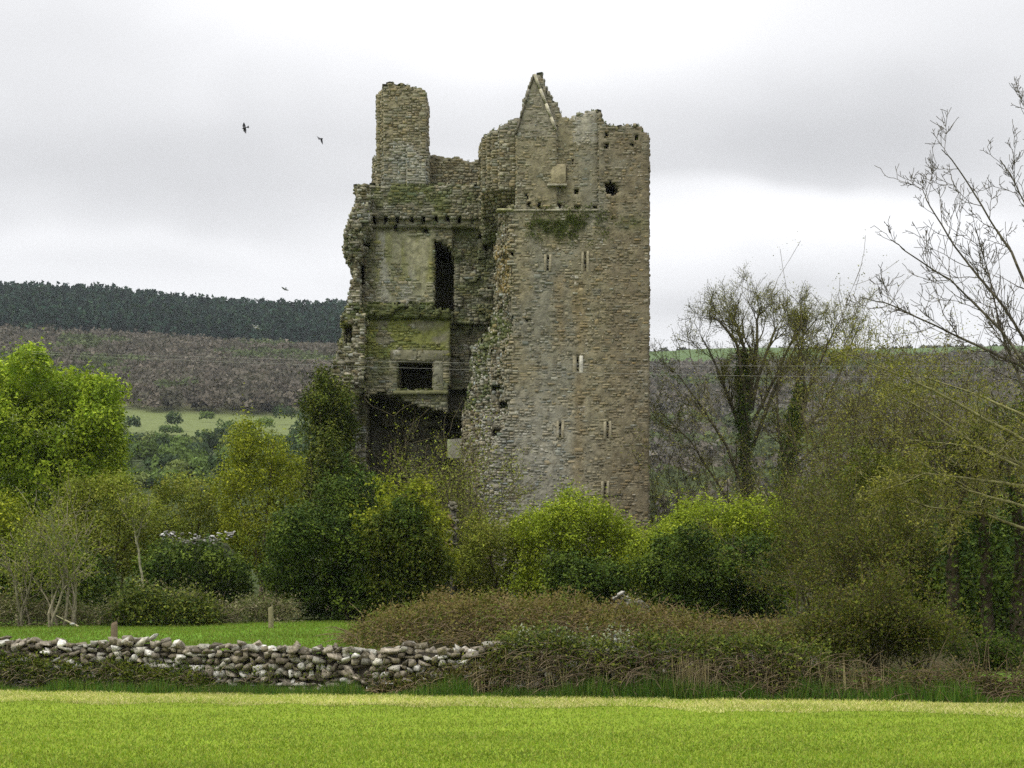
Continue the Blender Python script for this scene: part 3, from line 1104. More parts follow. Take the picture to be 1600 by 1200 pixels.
tint = np.array([0.085, 0.105, 0.025]) * srgb_noise(len(c), .3)[:, None]
tag(mesh_np("moss", V - np.array([0, 0, TZ0]), Fc, M_LEAF, tower, tint=np.repeat(tint, 3, 0)), kind="stuff")
#PLANTS
# ------------------------------------------------------------------ plants
PAL = dict(
    bright=[(.25, .31, .024), (.20, .26, .022), (.285, .335, .028), (.155, .205, .018)],
    sycamore=[(.265, .345, .03), (.32, .39, .038), (.20, .28, .024), (.14, .21, .018)],
    olive=[(.175, .21, .03), (.22, .25, .034), (.13, .16, .022), (.205, .21, .038)],
    willow=[(.235, .265, .022), (.185, .22, .02), (.275, .29, .026), (.13, .16, .016)],
    dark=[(.024, .048, .007), (.040, .072, .009), (.066, .102, .012), (.105, .145, .017)],  # evergreen green, darkened so shaded crown interiors are in the colour
    ivy=[(.055, .08, .011), (.09, .112, .014), (.036, .058, .008), (.12, .135, .018)],
    thicket=[(.078, .098, .013), (.105, .12, .017), (.055, .072, .009), (.125, .11, .022)],  # olive-brown leaves with the thicket's deep shadow put into the tint
    bramble=[(.135, .10, .038), (.115, .105, .026), (.15, .115, .044), (.095, .12, .02), (.14, .125, .032)],
    yellow=[(.27, .29, .024), (.22, .25, .02), (.17, .21, .018)],
    brown=[(.10, .09, .024), (.075, .085, .015), (.11, .092, .027), (.06, .08, .012)],
    bank=[(.17, .17, .075), (.12, .135, .04), (.19, .165, .085), (.10, .12, .035), (.22, .20, .12)],
    greygreen=[(.22, .24, .16), (.14, .165, .07), (.28, .30, .21)],
    budding=[(.185, .188, .032), (.22, .21, .038), (.145, .158, .028)])


def pick(pal, n, r, k=.22):
    p = np.array(PAL[pal])
    return p[r.integers(0, len(p), n)] * r.normal(1, k, (n, 1)).clip(.5, 1.6)


def sphere_dirs(n, r):
    d = r.normal(0, 1, (n, 3))
    return d / np.linalg.norm(d, axis=1, keepdims=True)


def crown_geo(lobes, n, per, sig, size, pal, r, zmin=None, low=-.55, fill=.25, flat=.6):
    """leaf clumps spread over and through a set of ellipsoid lobes"""
    lobes = np.array(lobes, float)
    w = (lobes[:, 3] * lobes[:, 5]) + (lobes[:, 4] * lobes[:, 5])
    nc = max(4, int(n / per))
    li = r.choice(len(lobes), nc * 3, p=w / w.sum())
    d = sphere_dirs(nc * 3, r)
    ok = d[:, 2] > low
    li, d = li[ok], d[ok]
    rad = 1 - np.abs(r.normal(0, .13, len(d)))
    rad = rad * (.80 + .45 * fbm(d[:, 0] * 2.2 + li * 7, d[:, 1] * 2.2, d[:, 2] * 2.2, 17, 2))
    rad = np.where(r.random(len(d)) < .06, rad * r.uniform(1.05, 1.28, len(d)), rad)
    f_ = r.random(len(d)) < fill
    rad = np.where(f_, r.uniform(.25, .85, len(d)), rad)
    c = lobes[li, :3] + d * lobes[li, 3:] * rad[:, None]
    q = np.min([np.linalg.norm((c - L[:3]) / L[3:], axis=1) + 1e3 * (li == k) for k, L in enumerate(lobes)], axis=0)
    ok = (q > .78) | f_
    if zmin is not None:
        ok &= c[:, 2] > zmin(c)
    c, d = c[ok][:nc], d[ok][:nc]
    nc = len(c)
    cs = sig * r.uniform(.45, 1.2, nc)
    ccol = pick(pal, nc, r, .22)
    m = r.poisson(per, nc).clip(2)
    ix = np.repeat(np.arange(nc), m)
    off = r.normal(0, 1, (len(ix), 3)) * cs[ix, None]
    off -= d[ix] * (np.sum(off * d[ix], 1) * (1 - flat))[:, None]
    lc = c[ix] + off
    if zmin is not None:
        k = lc[:, 2] > zmin(lc) - .3
        lc, ix = lc[k], ix[k]
    ns = int(nc * .17)
    sel = r.integers(0, nc, ns)
    sel = sel[d[sel, 2] > -.1]
    ns = len(sel)
    sd = d[sel] * .55 + np.array([0, 0, .7]) + r.normal(0, .3, (ns, 3))
    sl = r.uniform(.25, 1.1, ns) * min(1.1, sig * 3.8)
    tt_ = r.uniform(0, 1, (ns, 12))
    sp = (c[sel][:, None] + sd[:, None] * (tt_ * sl[:, None])[..., None] + r.normal(0, size * .45, (ns, 12, 3))).reshape(-1, 3)
    lc = np.concatenate([lc, sp])
    ix = np.concatenate([ix, np.repeat(sel, 12)])
    nrm = d[ix] * .7 + np.array([0, 0, .55]) + r.normal(0, .55, (len(ix), 3))
    V, Fc = leaves_geo(lc, nrm, size * r.uniform(.5, 1.5, len(ix)), r=r)
    t = ccol[ix] * r.normal(1, .11, (len(ix), 1)).clip(.5, 1.5)
    return V, Fc, np.repeat(t, 3, 0)


def join_geo(parts):
    V, Fc, T, off = [], [], [], 0
    for v, f, t in parts:
        V.append(v)
        Fc.append(f + off)
        T.append(t)
        off += len(v)
    return np.concatenate(V), np.concatenate(Fc), np.concatenate(T)


def grow(p, d, L, r0, lvl, prm, segs, tips, r):
    n = prm['n'][min(lvl, len(prm['n']) - 1)]
    step = L / n
    rr = r0
    for i in range(n):
        d = d + r.normal(0, prm['wob'], 3) + np.array([0, 0, prm['up'][min(lvl, len(prm['up']) - 1)]])
        d = d / np.linalg.norm(d)
        p1 = p + d * step
        r1 = max(r0 * (1 - (i + 1) / n * prm.get('taper', .75)), prm['rmin'])
        segs.append((p, p1, rr, r1))
        p, rr = p1, r1
        if lvl >= prm['max'] - 1 or (lvl == 0 and i >= n // 2):
            tips.append(p)
        if lvl < prm['max']:
            k = prm['kids'][min(lvl, len(prm['kids']) - 1)]
            if i + 1 >= prm.get('from', .3) * n:
                for _ in range(r.poisson(k)):
                    a = r.normal(0, 1, 3)
                    a -= d * a.dot(d)
                    a /= np.linalg.norm(a) + 1e-6
                    ang = math.radians(r.uniform(*prm['ang']))
                    grow(p, d * math.cos(ang) + a * math.sin(ang), L * r.uniform(*prm['lr']), max(rr * .62, prm['rmin']), lvl + 1, prm, segs, tips, r)


def segs_mesh(name, segs, parent, col, r, mat=None, nthick=6):
    p0 = np.array([s[0] for s in segs])
    p1 = np.array([s[1] for s in segs])
    a = np.array([s[2] for s in segs])
    b = np.array([s[3] for s in segs])
    parts = []
    for m, k in ((a < .03, 3), (a >= .03, nthick)):
        if m.any():
            v, f = tubes_geo(p0[m], p1[m] + (p1[m] - p0[m]) * .04, a[m], b[m], k)
            t = np.array(col) * r.normal(1, .15, (m.sum(), 1)).clip(.6, 1.5)
            parts.append((v, f, np.repeat(t, 2 * k, 0)))
    V, Fc, T = join_geo(parts)
    return mesh_np(name, V, Fc, mat or M_BARK, parent, tint=T)


def gz(px, Y):
    return float(ground((px - 800) * Y / F, Y))


def auto_lobes(px0, px1, py0, py1, Y, dep, k, r, lump=(.32, .5), sq=.75):
    a, b = P(px0, py1, Y), P(px1, py0, Y)
    cx_, cz_ = (a[0] + b[0]) / 2, (a[2] + b[2]) / 2
    rx, rz, ry = (b[0] - a[0]) / 2, (b[2] - a[2]) / 2, dep / 2
    L = [(cx_, Y, cz_ - rz * .15, rx * .74, ry * .62, rz * .82)]
    for q in range(k):
        t = (q + r.uniform(.1, .9)) / k * 2 * math.pi
        s = r.uniform(*lump)
        c_, s_ = math.cos(t), math.sin(t)
        fx, fz = np.sign(c_) * abs(c_) ** sq, np.sign(s_) * abs(s_) ** sq
        inn_ = r.uniform(.3, 1.02)
        L.append((cx_ + fx * rx * (1 - s) * inn_ * 1.03, Y + (r.uniform(-1, .1) * (fz > -.25) + (fz <= -.25) * r.uniform(-.1, .6)) * ry * (1 - s), cz_ + fz * rz * (1 - s) * inn_ * 1.03, rx * s * r.uniform(.8, 1.2), max(ry * s, .6), rz * s * r.uniform(.8, 1.2)))
    return L


def bush(name, label, cat, box, Y, dep, n, size, pal, seed, k=9, per=26, sig=None, mat=None, group=None, stems=5, lump=(.32, .5), extra=None, fill=.25, low=-.95, stemcol=(.10, .08, .05), sq=.75):
    r = np.random.default_rng(seed)
    px0, px1, py0, py1 = box
    pc = (px0 + px1) / 2
    bx_ = (pc - 800) * Y / F
    base = np.array([bx_, Y, float(ground(bx_, Y))])
    L = auto_lobes(px0, px1, py0, py1, Y, dep, k, r, lump, sq)
    zm = lambda c: ground(c[:, 0], c[:, 1]) + .05
    V, Fc, T = crown_geo(L, n, per, sig or size * 2.2, size, pal, r, zmin=zm, fill=fill, low=low)
    if extra:
        parts = [(V, Fc, T)]
        for (eb, en, es, ep) in extra:
            eL = auto_lobes(*eb, Y - dep * .25, dep * .6, 4, r)
            parts.append(crown_geo(eL, en, per, es * 2, es, ep, r, zmin=zm))
        V, Fc, T = join_geo(parts)
    root = empty(name, base, label, cat, group)
    mesh_np("foliage", V - base, Fc, mat or M_LEAF, root, tint=T)
    segs = []
    for q in range(stems):
        tgt = np.array(L[r.integers(0, len(L))][:3]) - base
        p, m = np.array([r.normal(0, .25), r.normal(0, .25), -.05]), 6
        for i in range(m):
            t = (i + 1) / m
            p1 = tgt * np.array([t * t, t * t, t]) + r.normal(0, .06, 3)
            segs.append((p, p1, .09 * (1 - .75 * i / m), .09 * (1 - .75 * t)))
            p = p1
    segs_mesh("stem", segs, root, stemcol, r)
    return root


def twig_shrub(name, label, cat, px, Y, top, half, nst, pal, nleaf, size, seed, col=(.12, .10, .055), group=None, spread=.55, prm=None, leafmat=None, r0=.05, frm=0.0, basespread=.5):
    """many stems fanning from the ground with small leaves on the twigs"""
    r = np.random.default_rng(seed)
    bx_ = (px - 800) * Y / F
    base = np.array([bx_, Y, float(ground(bx_, Y))])
    H = EYE + (HOR - top) * Y / F - base[2]
    W = half * Y / F
    prm = dict(dict(n=[7, 4, 3], wob=.16, up=[.03, .05, .04], kids=[1.0, .9], ang=(22, 60), lr=(.25, .5), rmin=.006, max=2), **(prm or {}))
    segs, tips = [], []
    for _ in range(nst):
        a = r.uniform(0, 2 * math.pi)
        q = r.uniform(0, 1) ** .6
        hh = H * r.uniform(.7, 1.02) * (1 - .25 * q)
        d = np.array([math.cos(a) * W * q, math.sin(a) * W * q * .8, hh])
        L = np.linalg.norm(d)
        p0 = np.array([r.normal(0, W * basespread * .5), r.normal(0, W * basespread * .4), -.05])
        d = d + np.array([p0[0], p0[1], 0]) * -.3
        grow(p0, d / np.linalg.norm(d), L * r.uniform(.85, 1), r0 * r.uniform(.6, 1.2), 0, prm, segs, tips, r)
    root = empty(name, base, label, cat, group)
    segs_mesh("stem", segs, root, col, r)
    if nleaf:
        tp = np.array(tips)
        tp = tp[tp[:, 2] > H * frm]
        c = tp[r.integers(0, len(tp), nleaf)] + r.normal(0, size * 2.0, (nleaf, 3))
        c = c[c[:, 2] > .05]
        V, Fc = leaves_geo(c, r.normal(0, .6, c.shape) + [0, -.1, .7], size * r.uniform(.6, 1.3, len(c)), r=r)
        patch = vnoise(c[:, 0] * .9 + 50, c[:, 1] * .9, c[:, 2] * .9, seed)
        t = pick(pal, len(c), r, .2) * (.8 + .4 * patch)[:, None]
        mesh_np("foliage", V, Fc, leafmat or M_LEAF, root, tint=np.repeat(t, 3, 0))
    return root


def limb_tree(name, label, cat, bpx, Y, limbs, seed, prm, col, nleaf=0, lsize=.08, pal='budding', ivy=None, group=None, yspread=1.5):
    """tree whose main limbs follow given courses, with twigs grown from them"""
    r = np.random.default_rng(seed)
    bx_ = (bpx - 800) * Y / F
    base = np.array([bx_, Y, float(ground(bx_, Y))])
    trunk, segs, tips = [], [], []
    ivyc = []
    for (pts, ra, rb, spawn, yo) in limbs:
        pts = np.array(pts, float)
        t = np.linspace(0, 1, len(pts))
        tn = np.linspace(0, 1, len(pts) * 4)
        X = np.interp(tn, t, pts[:, 0])
        Z = np.interp(tn, t, pts[:, 1])
        W = np.array([P(a, b, Y) for a, b in zip(X, Z)]) - base
        W[:, 1] += yo * yspread * tn
        W += np.cumsum(r.normal(0, .018, W.shape), 0) * (.3 + ra * 6)
        rad = ra + (rb - ra) * tn
        W[0] = W[0] if spawn else W[0]
        for i in range(len(W) - 1):
            (trunk if not spawn else segs).append((W[i], W[i + 1], rad[i], rad[i + 1]))
            d = W[i + 1] - W[i]
            d /= np.linalg.norm(d)
            if spawn and tn[i] > .12:
                for _ in range(r.poisson(spawn)):
                    a = r.normal(0, 1, 3)
                    a -= d * a.dot(d)
                    a /= np.linalg.norm(a)
                    ang = math.radians(r.uniform(*prm['ang']))
                    grow(W[i + 1], d * math.cos(ang) + a * math.sin(ang), prm['L'] * r.uniform(.5, 1.2) * (1.1 - .5 * tn[i]), max(rad[i] * .45, prm['rmin']), 0, prm, segs, tips, r)
            if ivy and not spawn:
                for _ in range(ivy):
                    ivyc.append(W[i] + (W[i + 1] - W[i]) * r.random() + r.normal(0, 1, 3) * (rad[i] * .62 + .10) * np.array([1, 1, .6]))
        tips.append(W[-1])
    root = empty(name, base, label, cat, group)
    if trunk:
        segs_mesh("trunk", trunk, root, col, r, nthick=9)
    segs_mesh("branches", segs, root, col, r)
    if ivyc:
        c = np.array(ivyc)
        V, Fc = leaves_geo(c, r.normal(0, .6, c.shape) + [0, -.5, .5], .16 * r.uniform(.6, 1.3, len(c)), r=r)
        mesh_np("ivy", V, Fc, M_GLOSSY, root, tint=np.repeat(pick('dark', len(c), r, .2) * 1.0, 3, 0))
    if nleaf:
        tp = np.array(tips)
        c = tp[r.integers(0, len(tp), nleaf)] + r.normal(0, lsize * 1.8, (nleaf, 3))
        V, Fc = leaves_geo(c, r.normal(0, .6, c.shape) + [0, -.1, .6], lsize * r.uniform(.6, 1.3, len(c)), r=r)
        mesh_np("crown", V, Fc, M_LEAF, root, tint=np.repeat(pick(pal, len(c), r, .25), 3, 0))
    return root


def ridge(name, label, cat, pts, Y0f, wid, n, size, pal, seed, kind=None, group=None, twigs=0, twcol=(.16, .11, .06), per=22, mat=None, twL=(.5, 1.2), lean=.8):
    """low rambling growth along a line; pts (px, py_top), Y0f gives the distance for a px"""
    r = np.random.default_rng(seed)
    pts = np.array(pts, float)
    nc = int(n / per)
    px = r.uniform(pts[0, 0], pts[-1, 0], nc)
    top = np.interp(px, pts[:, 0], pts[:, 1]) + r.normal(0, 3, nc) + 17 * (vnoise(px / 26, seed, 0, seed) - .5) + 9 * (vnoise(px / 9, seed, 0, seed + 1) - .5)
    off = r.normal(0, .42, nc).clip(-1, 1)
    Y = np.array([Y0f(a) for a in px]) + off * wid
    x = (px - 800) * Y / F
    g = ground(x, Y)
    zt = EYE + (HOR - top) * Y / F
    h = np.maximum(zt - g, .15) * np.sqrt(np.clip(1 - off**2, 0.05, 1))
    z = g + h * r.uniform(0, 1, nc) ** .55
    lift = r.random(nc) < .35
    z = np.where(lift, g + h, z)
    c = np.stack([x, Y, z], 1)
    m = r.poisson(per, nc).clip(2)
    ix = np.repeat(np.arange(nc), m)
    lc = c[ix] + r.normal(0, size * 2.0, (len(ix), 3))
    lc[:, 2] = np.maximum(lc[:, 2], ground(lc[:, 0], lc[:, 1]) + .02)
    V, Fc = leaves_geo(lc, r.normal(0, .6, lc.shape) + [0, -.35, .6], size * r.uniform(.6, 1.35, len(ix)), r=r)
    t = pick(pal, nc, r, .15)[ix] * r.normal(1, .18, (len(ix), 1)).clip(.5, 1.6)
    mid = (pts[0, 0] + pts[-1, 0]) / 2
    Ym = Y0f(mid)
    base = np.array([(mid - 800) * Ym / F, Ym, gz(mid, Ym)])
    root = empty(name, base, label, cat, group)
    f = mesh_np("foliage", V - base, Fc, mat or M_LEAF, root, tint=np.repeat(t, 3, 0))
    if twigs:
        segs = []
        for _ in range(twigs):
            k = r.integers(0, nc)
            p = np.array([x[k], Y[k] - .1, g[k] + h[k] * r.uniform(0.1, .8)]) - base
            d = np.array([r.normal(0, lean), r.normal(-.3, .4), r.uniform(.3, 1.0)])
            d /= np.linalg.norm(d)
            Lh = r.uniform(*twL)
            for q in range(5):
                d = d + np.array([r.normal(0, .15), r.normal(0, .1), -.22])
                d /= np.linalg.norm(d)
                p1 = p + d * Lh / 5
                segs.append((p, p1, .014 * (1 - q * .12), .014 * (1 - (q + 1) * .12)))
                p = p1
        tag(segs_mesh("stem", segs, root, twcol, r), kind="stuff")
    return root


# ---- distant hill woods (too far to count)
def far_wood(name, label, cat, n, pxr, yr, rad, hgt, K, tri, cols, seed, cone=False, w=None, keep=None):
    r = np.random.default_rng(seed)
    Y = np.sqrt(r.uniform(yr[0]**2, yr[1]**2, n))
    px = r.uniform(pxr[0], pxr[1], n)
    x = (px - 800) * Y / F
    if keep is not None:
        k = keep(px, Y, r)
        Y, px, x = Y[k], px[k], x[k]
        n = len(Y)
    g = ground(x, Y)
    R = r.uniform(*rad, n)
    H = r.uniform(*hgt, n)
    a = r.uniform(0, 2 * math.pi, (n, K))
    if cone:
        t = r.uniform(0, 1, (n, K)) ** .7
        rr = R[:, None] * (1 - t) * (1 + .25 * np.sin(t * 30)) + .15
        zz_ = H[:, None] * (.08 + .92 * t)
    else:
        d = sphere_dirs(n * K, r).reshape(n, K, 3)
        d[..., 2] = np.abs(d[..., 2]) - .35
        q = r.uniform(.55, 1.05, (n, K))
        rr = R[:, None] * np.sqrt(np.clip(1 - d[..., 2]**2, 0, 1)) * q
        zz_ = H[:, None] * (.5 + .5 * d[..., 2] * q)
    c = np.stack([x[:, None] + rr * np.cos(a), Y[:, None] + rr * np.sin(a), g[:, None] + zz_], -1).reshape(-1, 3)
    out = np.stack([np.cos(a), np.sin(a), np.full_like(a, .6)], -1).reshape(-1, 3)
    A, B, C_ = rot_basis(out + r.normal(0, .5, out.shape), r.uniform(0, 6.28, len(c)))
    s = (tri * r.uniform(.6, 1.4, len(c)))[:, None]
    V = np.stack([c - A * s * .5, c + A * s * .5, c + B * s * (.9 if not cone else .8)], 1).reshape(-1, 3)
    Fc = np.arange(len(V)).reshape(-1, 3)
    cc = np.array(cols)
    if w is None:
        ci = r.integers(0, len(cc), n)
    else:
        patch = fbm(x / 45, Y / 45, 0, seed)
        ci = np.where(patch > w, len(cc) - 1, r.integers(0, len(cc) - 1, n))
    col = cc[ci] * r.normal(1, .16, (n, 1)).clip(.6, 1.5)
    T_ = np.repeat(np.repeat(col, K, 0) * r.normal(1, .15, (n * K, 1)).clip(.5, 1.5), 3, 0)
    return tag(mesh_np(name, V, Fc, M_FAR, tint=T_), label, cat, kind="stuff")


far_wood("conifer_plantation", "dark blue-green conifer plantation along the crest of the hill", "wood", 6000, (-200, 720), (965, 1290), (2.0, 3.4), (10, 19), 26, 2.7,
         [(.018, .038, .026), (.026, .050, .034), (.014, .030, .024), (.03, .055, .03)], 201, cone=True)
far_wood("bare_hillside_wood", "grey-brown leafless wood covering the hillside left of the tower", "wood", 4600, (-200, 720), (640, 975), (3.0, 5.4), (6, 11), 40, 1.75,
         [(.108, .096, .076), (.096, .087, .068), (.118, .102, .08), (.088, .083, .06), (.082, .10, .045)], 202, w=.60)
far_wood("bare_valley_wood", "grey leafless wood below green fields right of the tower", "wood", 3200, (940, 1760), (330, 1010), (3.2, 5.2), (7, 11), 36, 2.2,
         [(.115, .105, .09), (.10, .095, .078), (.12, .105, .085), (.085, .105, .045)], 203, w=.60)
far_wood("ridge_hedge", "thin dark hedge line along the far ridge right of the tower", "hedge", 520, (920, 1760), (1285, 1340), (2, 4.5), (3, 8), 60, 1.6,
         [(.05, .055, .035), (.06, .06, .04)], 204)
far_wood("field_hedgerow", "dark hedge and scrub below the pale hillside field", "hedge", 620, (100, 580), (300, 610), (1.8, 4.4), (3.5, 8.5), 260, .8,
         [(.045, .07, .03), (.07, .105, .035), (.10, .145, .04), (.04, .06, .03), (.13, .16, .05)], 205,
         keep=lambda px, Y, r: ((np.abs(Y - 462) < 9) & (px > 330)) | (np.abs(Y - 425 - .05 * (px - 300)) < 13) | ((Y < 400) & (r.random(len(px)) < .55)) | ((Y > 475) & (r.random(len(px)) < .05)))

# ---- trees behind and beside the tower
bush("leafy_tree", "bright yellow-green leafy tree at the left edge of the picture", "tree", (-122, 250, 546, 815), 84, 9.5, 72000, .18, 'sycamore', 301, k=26, per=34, sig=.30, stems=4, lump=(.16, .32), sq=1.1)
bush("green_shrub", "fresh green low shrub under the bright leafy tree", "shrub", (-90, 62, 760, 960), 73, 4, 14000, .14, 'willow', 302, k=12, lump=(.2, .4))
bush("scrub_tree", "olive green fuzzy tree between the leafy tree and the pale rubble", "tree", (80, 270, 728, 900), 76, 5, 22000, .12, 'olive', 303, k=18, sig=.3, lump=(.18, .36), fill=.15)
bush("scrub_tree", "olive green spreading tree above the pale rubble heap", "tree", (215, 385, 738, 880), 83, 5, 16000, .12, 'olive', 304, k=16, sig=.3, lump=(.18, .36))
bush("willow_tree", "yellow-green willow bush left of the ivy mound", "tree", (330, 492, 655, 900), 80, 5.5, 26000, .12, 'willow', 305, k=20, sig=.3, lump=(.18, .34), sq=.95)
bush("dark_thicket", "dark shadowed thicket below the pale rubble heap", "shrub", (190, 430, 842, 975), 71.5, 4.5, 17000, .14, 'dark', 306, k=14, mat=M_GLOSSY, lump=(.2, .4))  # shade under the overhanging trees painted as near-black leaves
bush("dark_thicket", "dark thicket behind the pale bare stems on the left", "shrub", (-80, 215, 840, 975), 72, 4, 15000, .14, 'dark', 307, k=14, mat=M_GLOSSY, lump=(.2, .4))  # dark leaf colour stands in for the shaded gap below the crowns
bush("ivy_mound", "rounded dark ivy mound against the left foot of the tower", "ivy", (462, 562, 576, 720), 88.5, 3.4, 16000, .13, 'ivy', 308, k=12, mat=M_GLOSSY, fill=.4, lump=(.2, .36), sq=1.0)
bush("ivy_mound", "lower ivy mass below the rounded ivy mound", "ivy", (450, 566, 658, 880), 86.5, 4, 19000, .15, 'ivy', 309, k=12, mat=M_GLOSSY, fill=.4)
bush("laurel_bush", "large dark evergreen bush in front of the tower's open side", "shrub", (408, 690, 745, 1000), 67, 6.5, 70000, .12, 'dark', 310, k=26, per=30, sig=.24, mat=M_GLOSSY, lump=(.16, .32), sq=.9)
bush("yellow_shrub", "yellow-leaved shrub on the right shoulder of the dark evergreen", "shrub", (545, 716, 738, 935), 65.8, 3.4, 8000, .145, 'yellow', 311, k=18, per=16, sig=.22, lump=(.14, .3), fill=.1, extra=[((560, 712, 775, 985), 17000, .14, 'ivy')])
bush("green_shrub", "olive shrub at the foot of the torn wall edge", "shrub", (705, 862, 790, 975), 71, 4, 20000, .115, 'olive', 312, k=14, sig=.28, lump=(.18, .36), fill=.15)
bush("hawthorn_bush", "bright yellow-green bush before the tower facade, left of the pair", "shrub", (796, 1016, 766, 975), 69, 4.8, 50000, .105, 'bright', 313, k=26, sig=.26, lump=(.15, .30), sq=.65)
bush("hawthorn_bush", "wide bright yellow-green bush right of the tower foot", "shrub", (930, 1290, 758, 985), 73, 6, 70000, .11, 'bright', 314, k=34, sig=.28, lump=(.14, .28), sq=.6)
bush("laurel_bush", "dark evergreen bush below the wide bright bush", "shrub", (985, 1250, 828, 1010), 66, 4.5, 38000, .125, 'dark', 315, k=20, sig=.24, mat=M_GLOSSY, lump=(.16, .34))
bush("dark_thicket", "dark evergreen growth under the bright bush before the facade", "shrub", (828, 990, 868, 995), 66.5, 3.2, 14000, .14, 'dark', 316, k=12, mat=M_GLOSSY, lump=(.2, .38))
bush("background_scrub", "dull olive scrub behind the trees on the left", "shrub", (-120, 500, 775, 960), 97, 6, 26000, .17, 'olive', 317, k=26, sig=.36, lump=(.12, .26))
bush("background_scrub", "dull olive scrub behind the ivy-clad trees on the right", "shrub", (1010, 1680, 735, 965), 104, 6, 30000, .17, 'olive', 318, k=28, sig=.36, lump=(.1, .24))

TW = dict(n=[8, 6, 4], wob=.12, up=[.07, .08, .06], kids=[.75, .5], ang=(20, 52), lr=(.35, .6), rmin=.011, max=2, L=2.5, **{'from': .12})
limb_tree("ivy_clad_tree", "tall budding tree with ivy-clad trunk, just right of the tower", "tree", 1172, 96, [
    ([(1176, 960), (1174, 800), (1172, 690), (1168, 600), (1164, 545)], .42, .12, 0, 0),
    ([(1170, 690), (1163, 600), (1150, 540), (1122, 505), (1106, 500)], .15, .03, 1.25, -.6),
    ([(1172, 640), (1170, 560), (1157, 510), (1150, 490)], .15, .03, 1.25, .5),
    ([(1172, 620), (1182, 545), (1180, 505), (1182, 488)], .15, .03, 1.25, -.3),
    ([(1174, 640), (1196, 560), (1212, 510), (1220, 496)], .15, .03, 1.25, .8),
    ([(1174, 700), (1205, 610), (1235, 545), (1260, 510)], .13, .03, 1.2, -.8),
    ([(1170, 800), (1135, 700), (1095, 640), (1055, 590)], .11, .03, 1.2, -.5),
    ([(1172, 710), (1140, 620), (1118, 560), (1100, 522)], .12, .03, 1.3, .3),
    ([(1176, 660), (1212, 585), (1236, 530), (1246, 492)], .12, .03, 1.3, -.2),
    ([(1168, 830), (1130, 770), (1080, 690), (1030, 640)], .10, .03, 1.25, .6)], 321, TW, (.085, .075, .045), 34000, .07, 'budding', ivy=420)
limb_tree("ivy_clad_tree", "leaning budding tree with dark ivy trunk, second from the tower", "tree", 1222, 94, [
    ([(1212, 960), (1222, 800), (1232, 720), (1240, 665), (1250, 610)], .5, .10, 0, 0),
    ([(1240, 690), (1262, 600), (1285, 540), (1302, 512)], .15, .03, 1.25, -.5),
    ([(1238, 680), (1246, 600), (1256, 540), (1262, 508)], .14, .03, 1.2, .6),
    ([(1236, 700), (1285, 640), (1320, 570), (1345, 510)], .13, .03, 1.25, .2),
    ([(1230, 740), (1280, 690), (1330, 640), (1370, 590)], .11, .03, 1.25, -.4),
    ([(1228, 740), (1218, 680), (1216, 620), (1222, 560)], .11, .03, .9, .4)], 322, TW, (.085, .075, .045), 28000, .07, 'budding', ivy=420)
TWS = dict(n=[7, 5, 3], up=[.03, .06, .05], kids=[1.3, 1.0], lr=(.3, .55), rmin=.011)
twig_shrub("budding_tree", "olive budding tree behind the long mossy branches", "tree", 1385, 84, 500, 125, 34, 'budding', 26000, .10, 331, col=(.10, .085, .045), prm=TWS, r0=.09, frm=.35)
twig_shrub("budding_tree", "olive budding tree at the right edge behind the bare tree", "tree", 1545, 80, 530, 130, 30, 'budding', 24000, .10, 332, col=(.10, .085, .045), prm=TWS, r0=.09, frm=.3)
twig_shrub("twiggy_shrub", "thin leafless shrub beside the tower's right corner", "shrub", 1068, 90, 640, 55, 16, 'budding', 4500, .10, 333, col=(.10, .09, .055), prm=TWS, r0=.05)
twig_shrub("twiggy_shrub", "olive twiggy shrub right of the leaning ivy-clad tree", "shrub", 1310, 82, 690, 70, 14, 'olive', 5000, .12, 334, prm=TWS, r0=.06)
twig_shrub("ivy_clad_sapling", "thin twiggy sapling in front of the torn wall edge", "tree", 716, 74, 662, 62, 13, 'olive', 5200, .11, 335, col=(.10, .085, .05), prm=TWS, r0=.05, basespread=.25)
twig_shrub("twiggy_shrub", "sparse twiggy shrub before the dark cellar opening", "shrub", 632, 78, 690, 75, 14, 'olive', 6500, .11, 336, col=(.10, .085, .05), prm=TWS, r0=.045)

# ---- thicket on the right
TH = dict(n=[7, 5, 4], wob=.2, up=[.02, .03, .02], kids=[1.3, 1.0], ang=(25, 65), lr=(.3, .5), rmin=.007, max=2)
twig_shrub("thicket_shrub", "brown-olive twiggy shrub right of the dark evergreen bush", "shrub", 1285, 58, 742, 78, 34, 'thicket', 19000, .085, 341, col=(.08, .07, .04), prm=TH, r0=.04)
twig_shrub("thicket_shrub", "olive twiggy shrub in front of the right-hand ivy trunks", "shrub", 1385, 52, 765, 85, 34, 'thicket', 23000, .085, 342, col=(.08, .07, .04), prm=TH, r0=.04)
TH2 = dict(TH, wob=.22, rmin=.006, kids=[1.2, .9])
for (px, Y, top, half, nst, pal_, nl, sd, lb) in (
        (1212, 38.5, 985, 55, 26, 'brown', 5000, 401, "low brown briar shrub at the end of the ivy-grown wall"),
        (1292, 38.0, 940, 60, 30, 'thicket', 10000, 402, "brown-green shrub rising from the field edge, second of the row"),
        (1368, 38.2, 880, 55, 32, 'thicket', 14000, 403, "taller olive shrub rising from the field edge, third of the row"),
        (1440, 38.6, 915, 46, 24, 'thicket', 9000, 404, "dark green shrub at the field edge just left of the ivy trunks"),
        (1548, 39.5, 1010, 70, 24, 'dark', 6000, 405, "low dark undergrowth before the ivy trunks at the right edge")):
    twig_shrub("thicket_shrub", lb, "shrub", px, Y, top, half, nst, pal_, nl, .068, sd, prm=TH2, r0=.02, col=(.085, .072, .04), group="shrubs along the field edge")
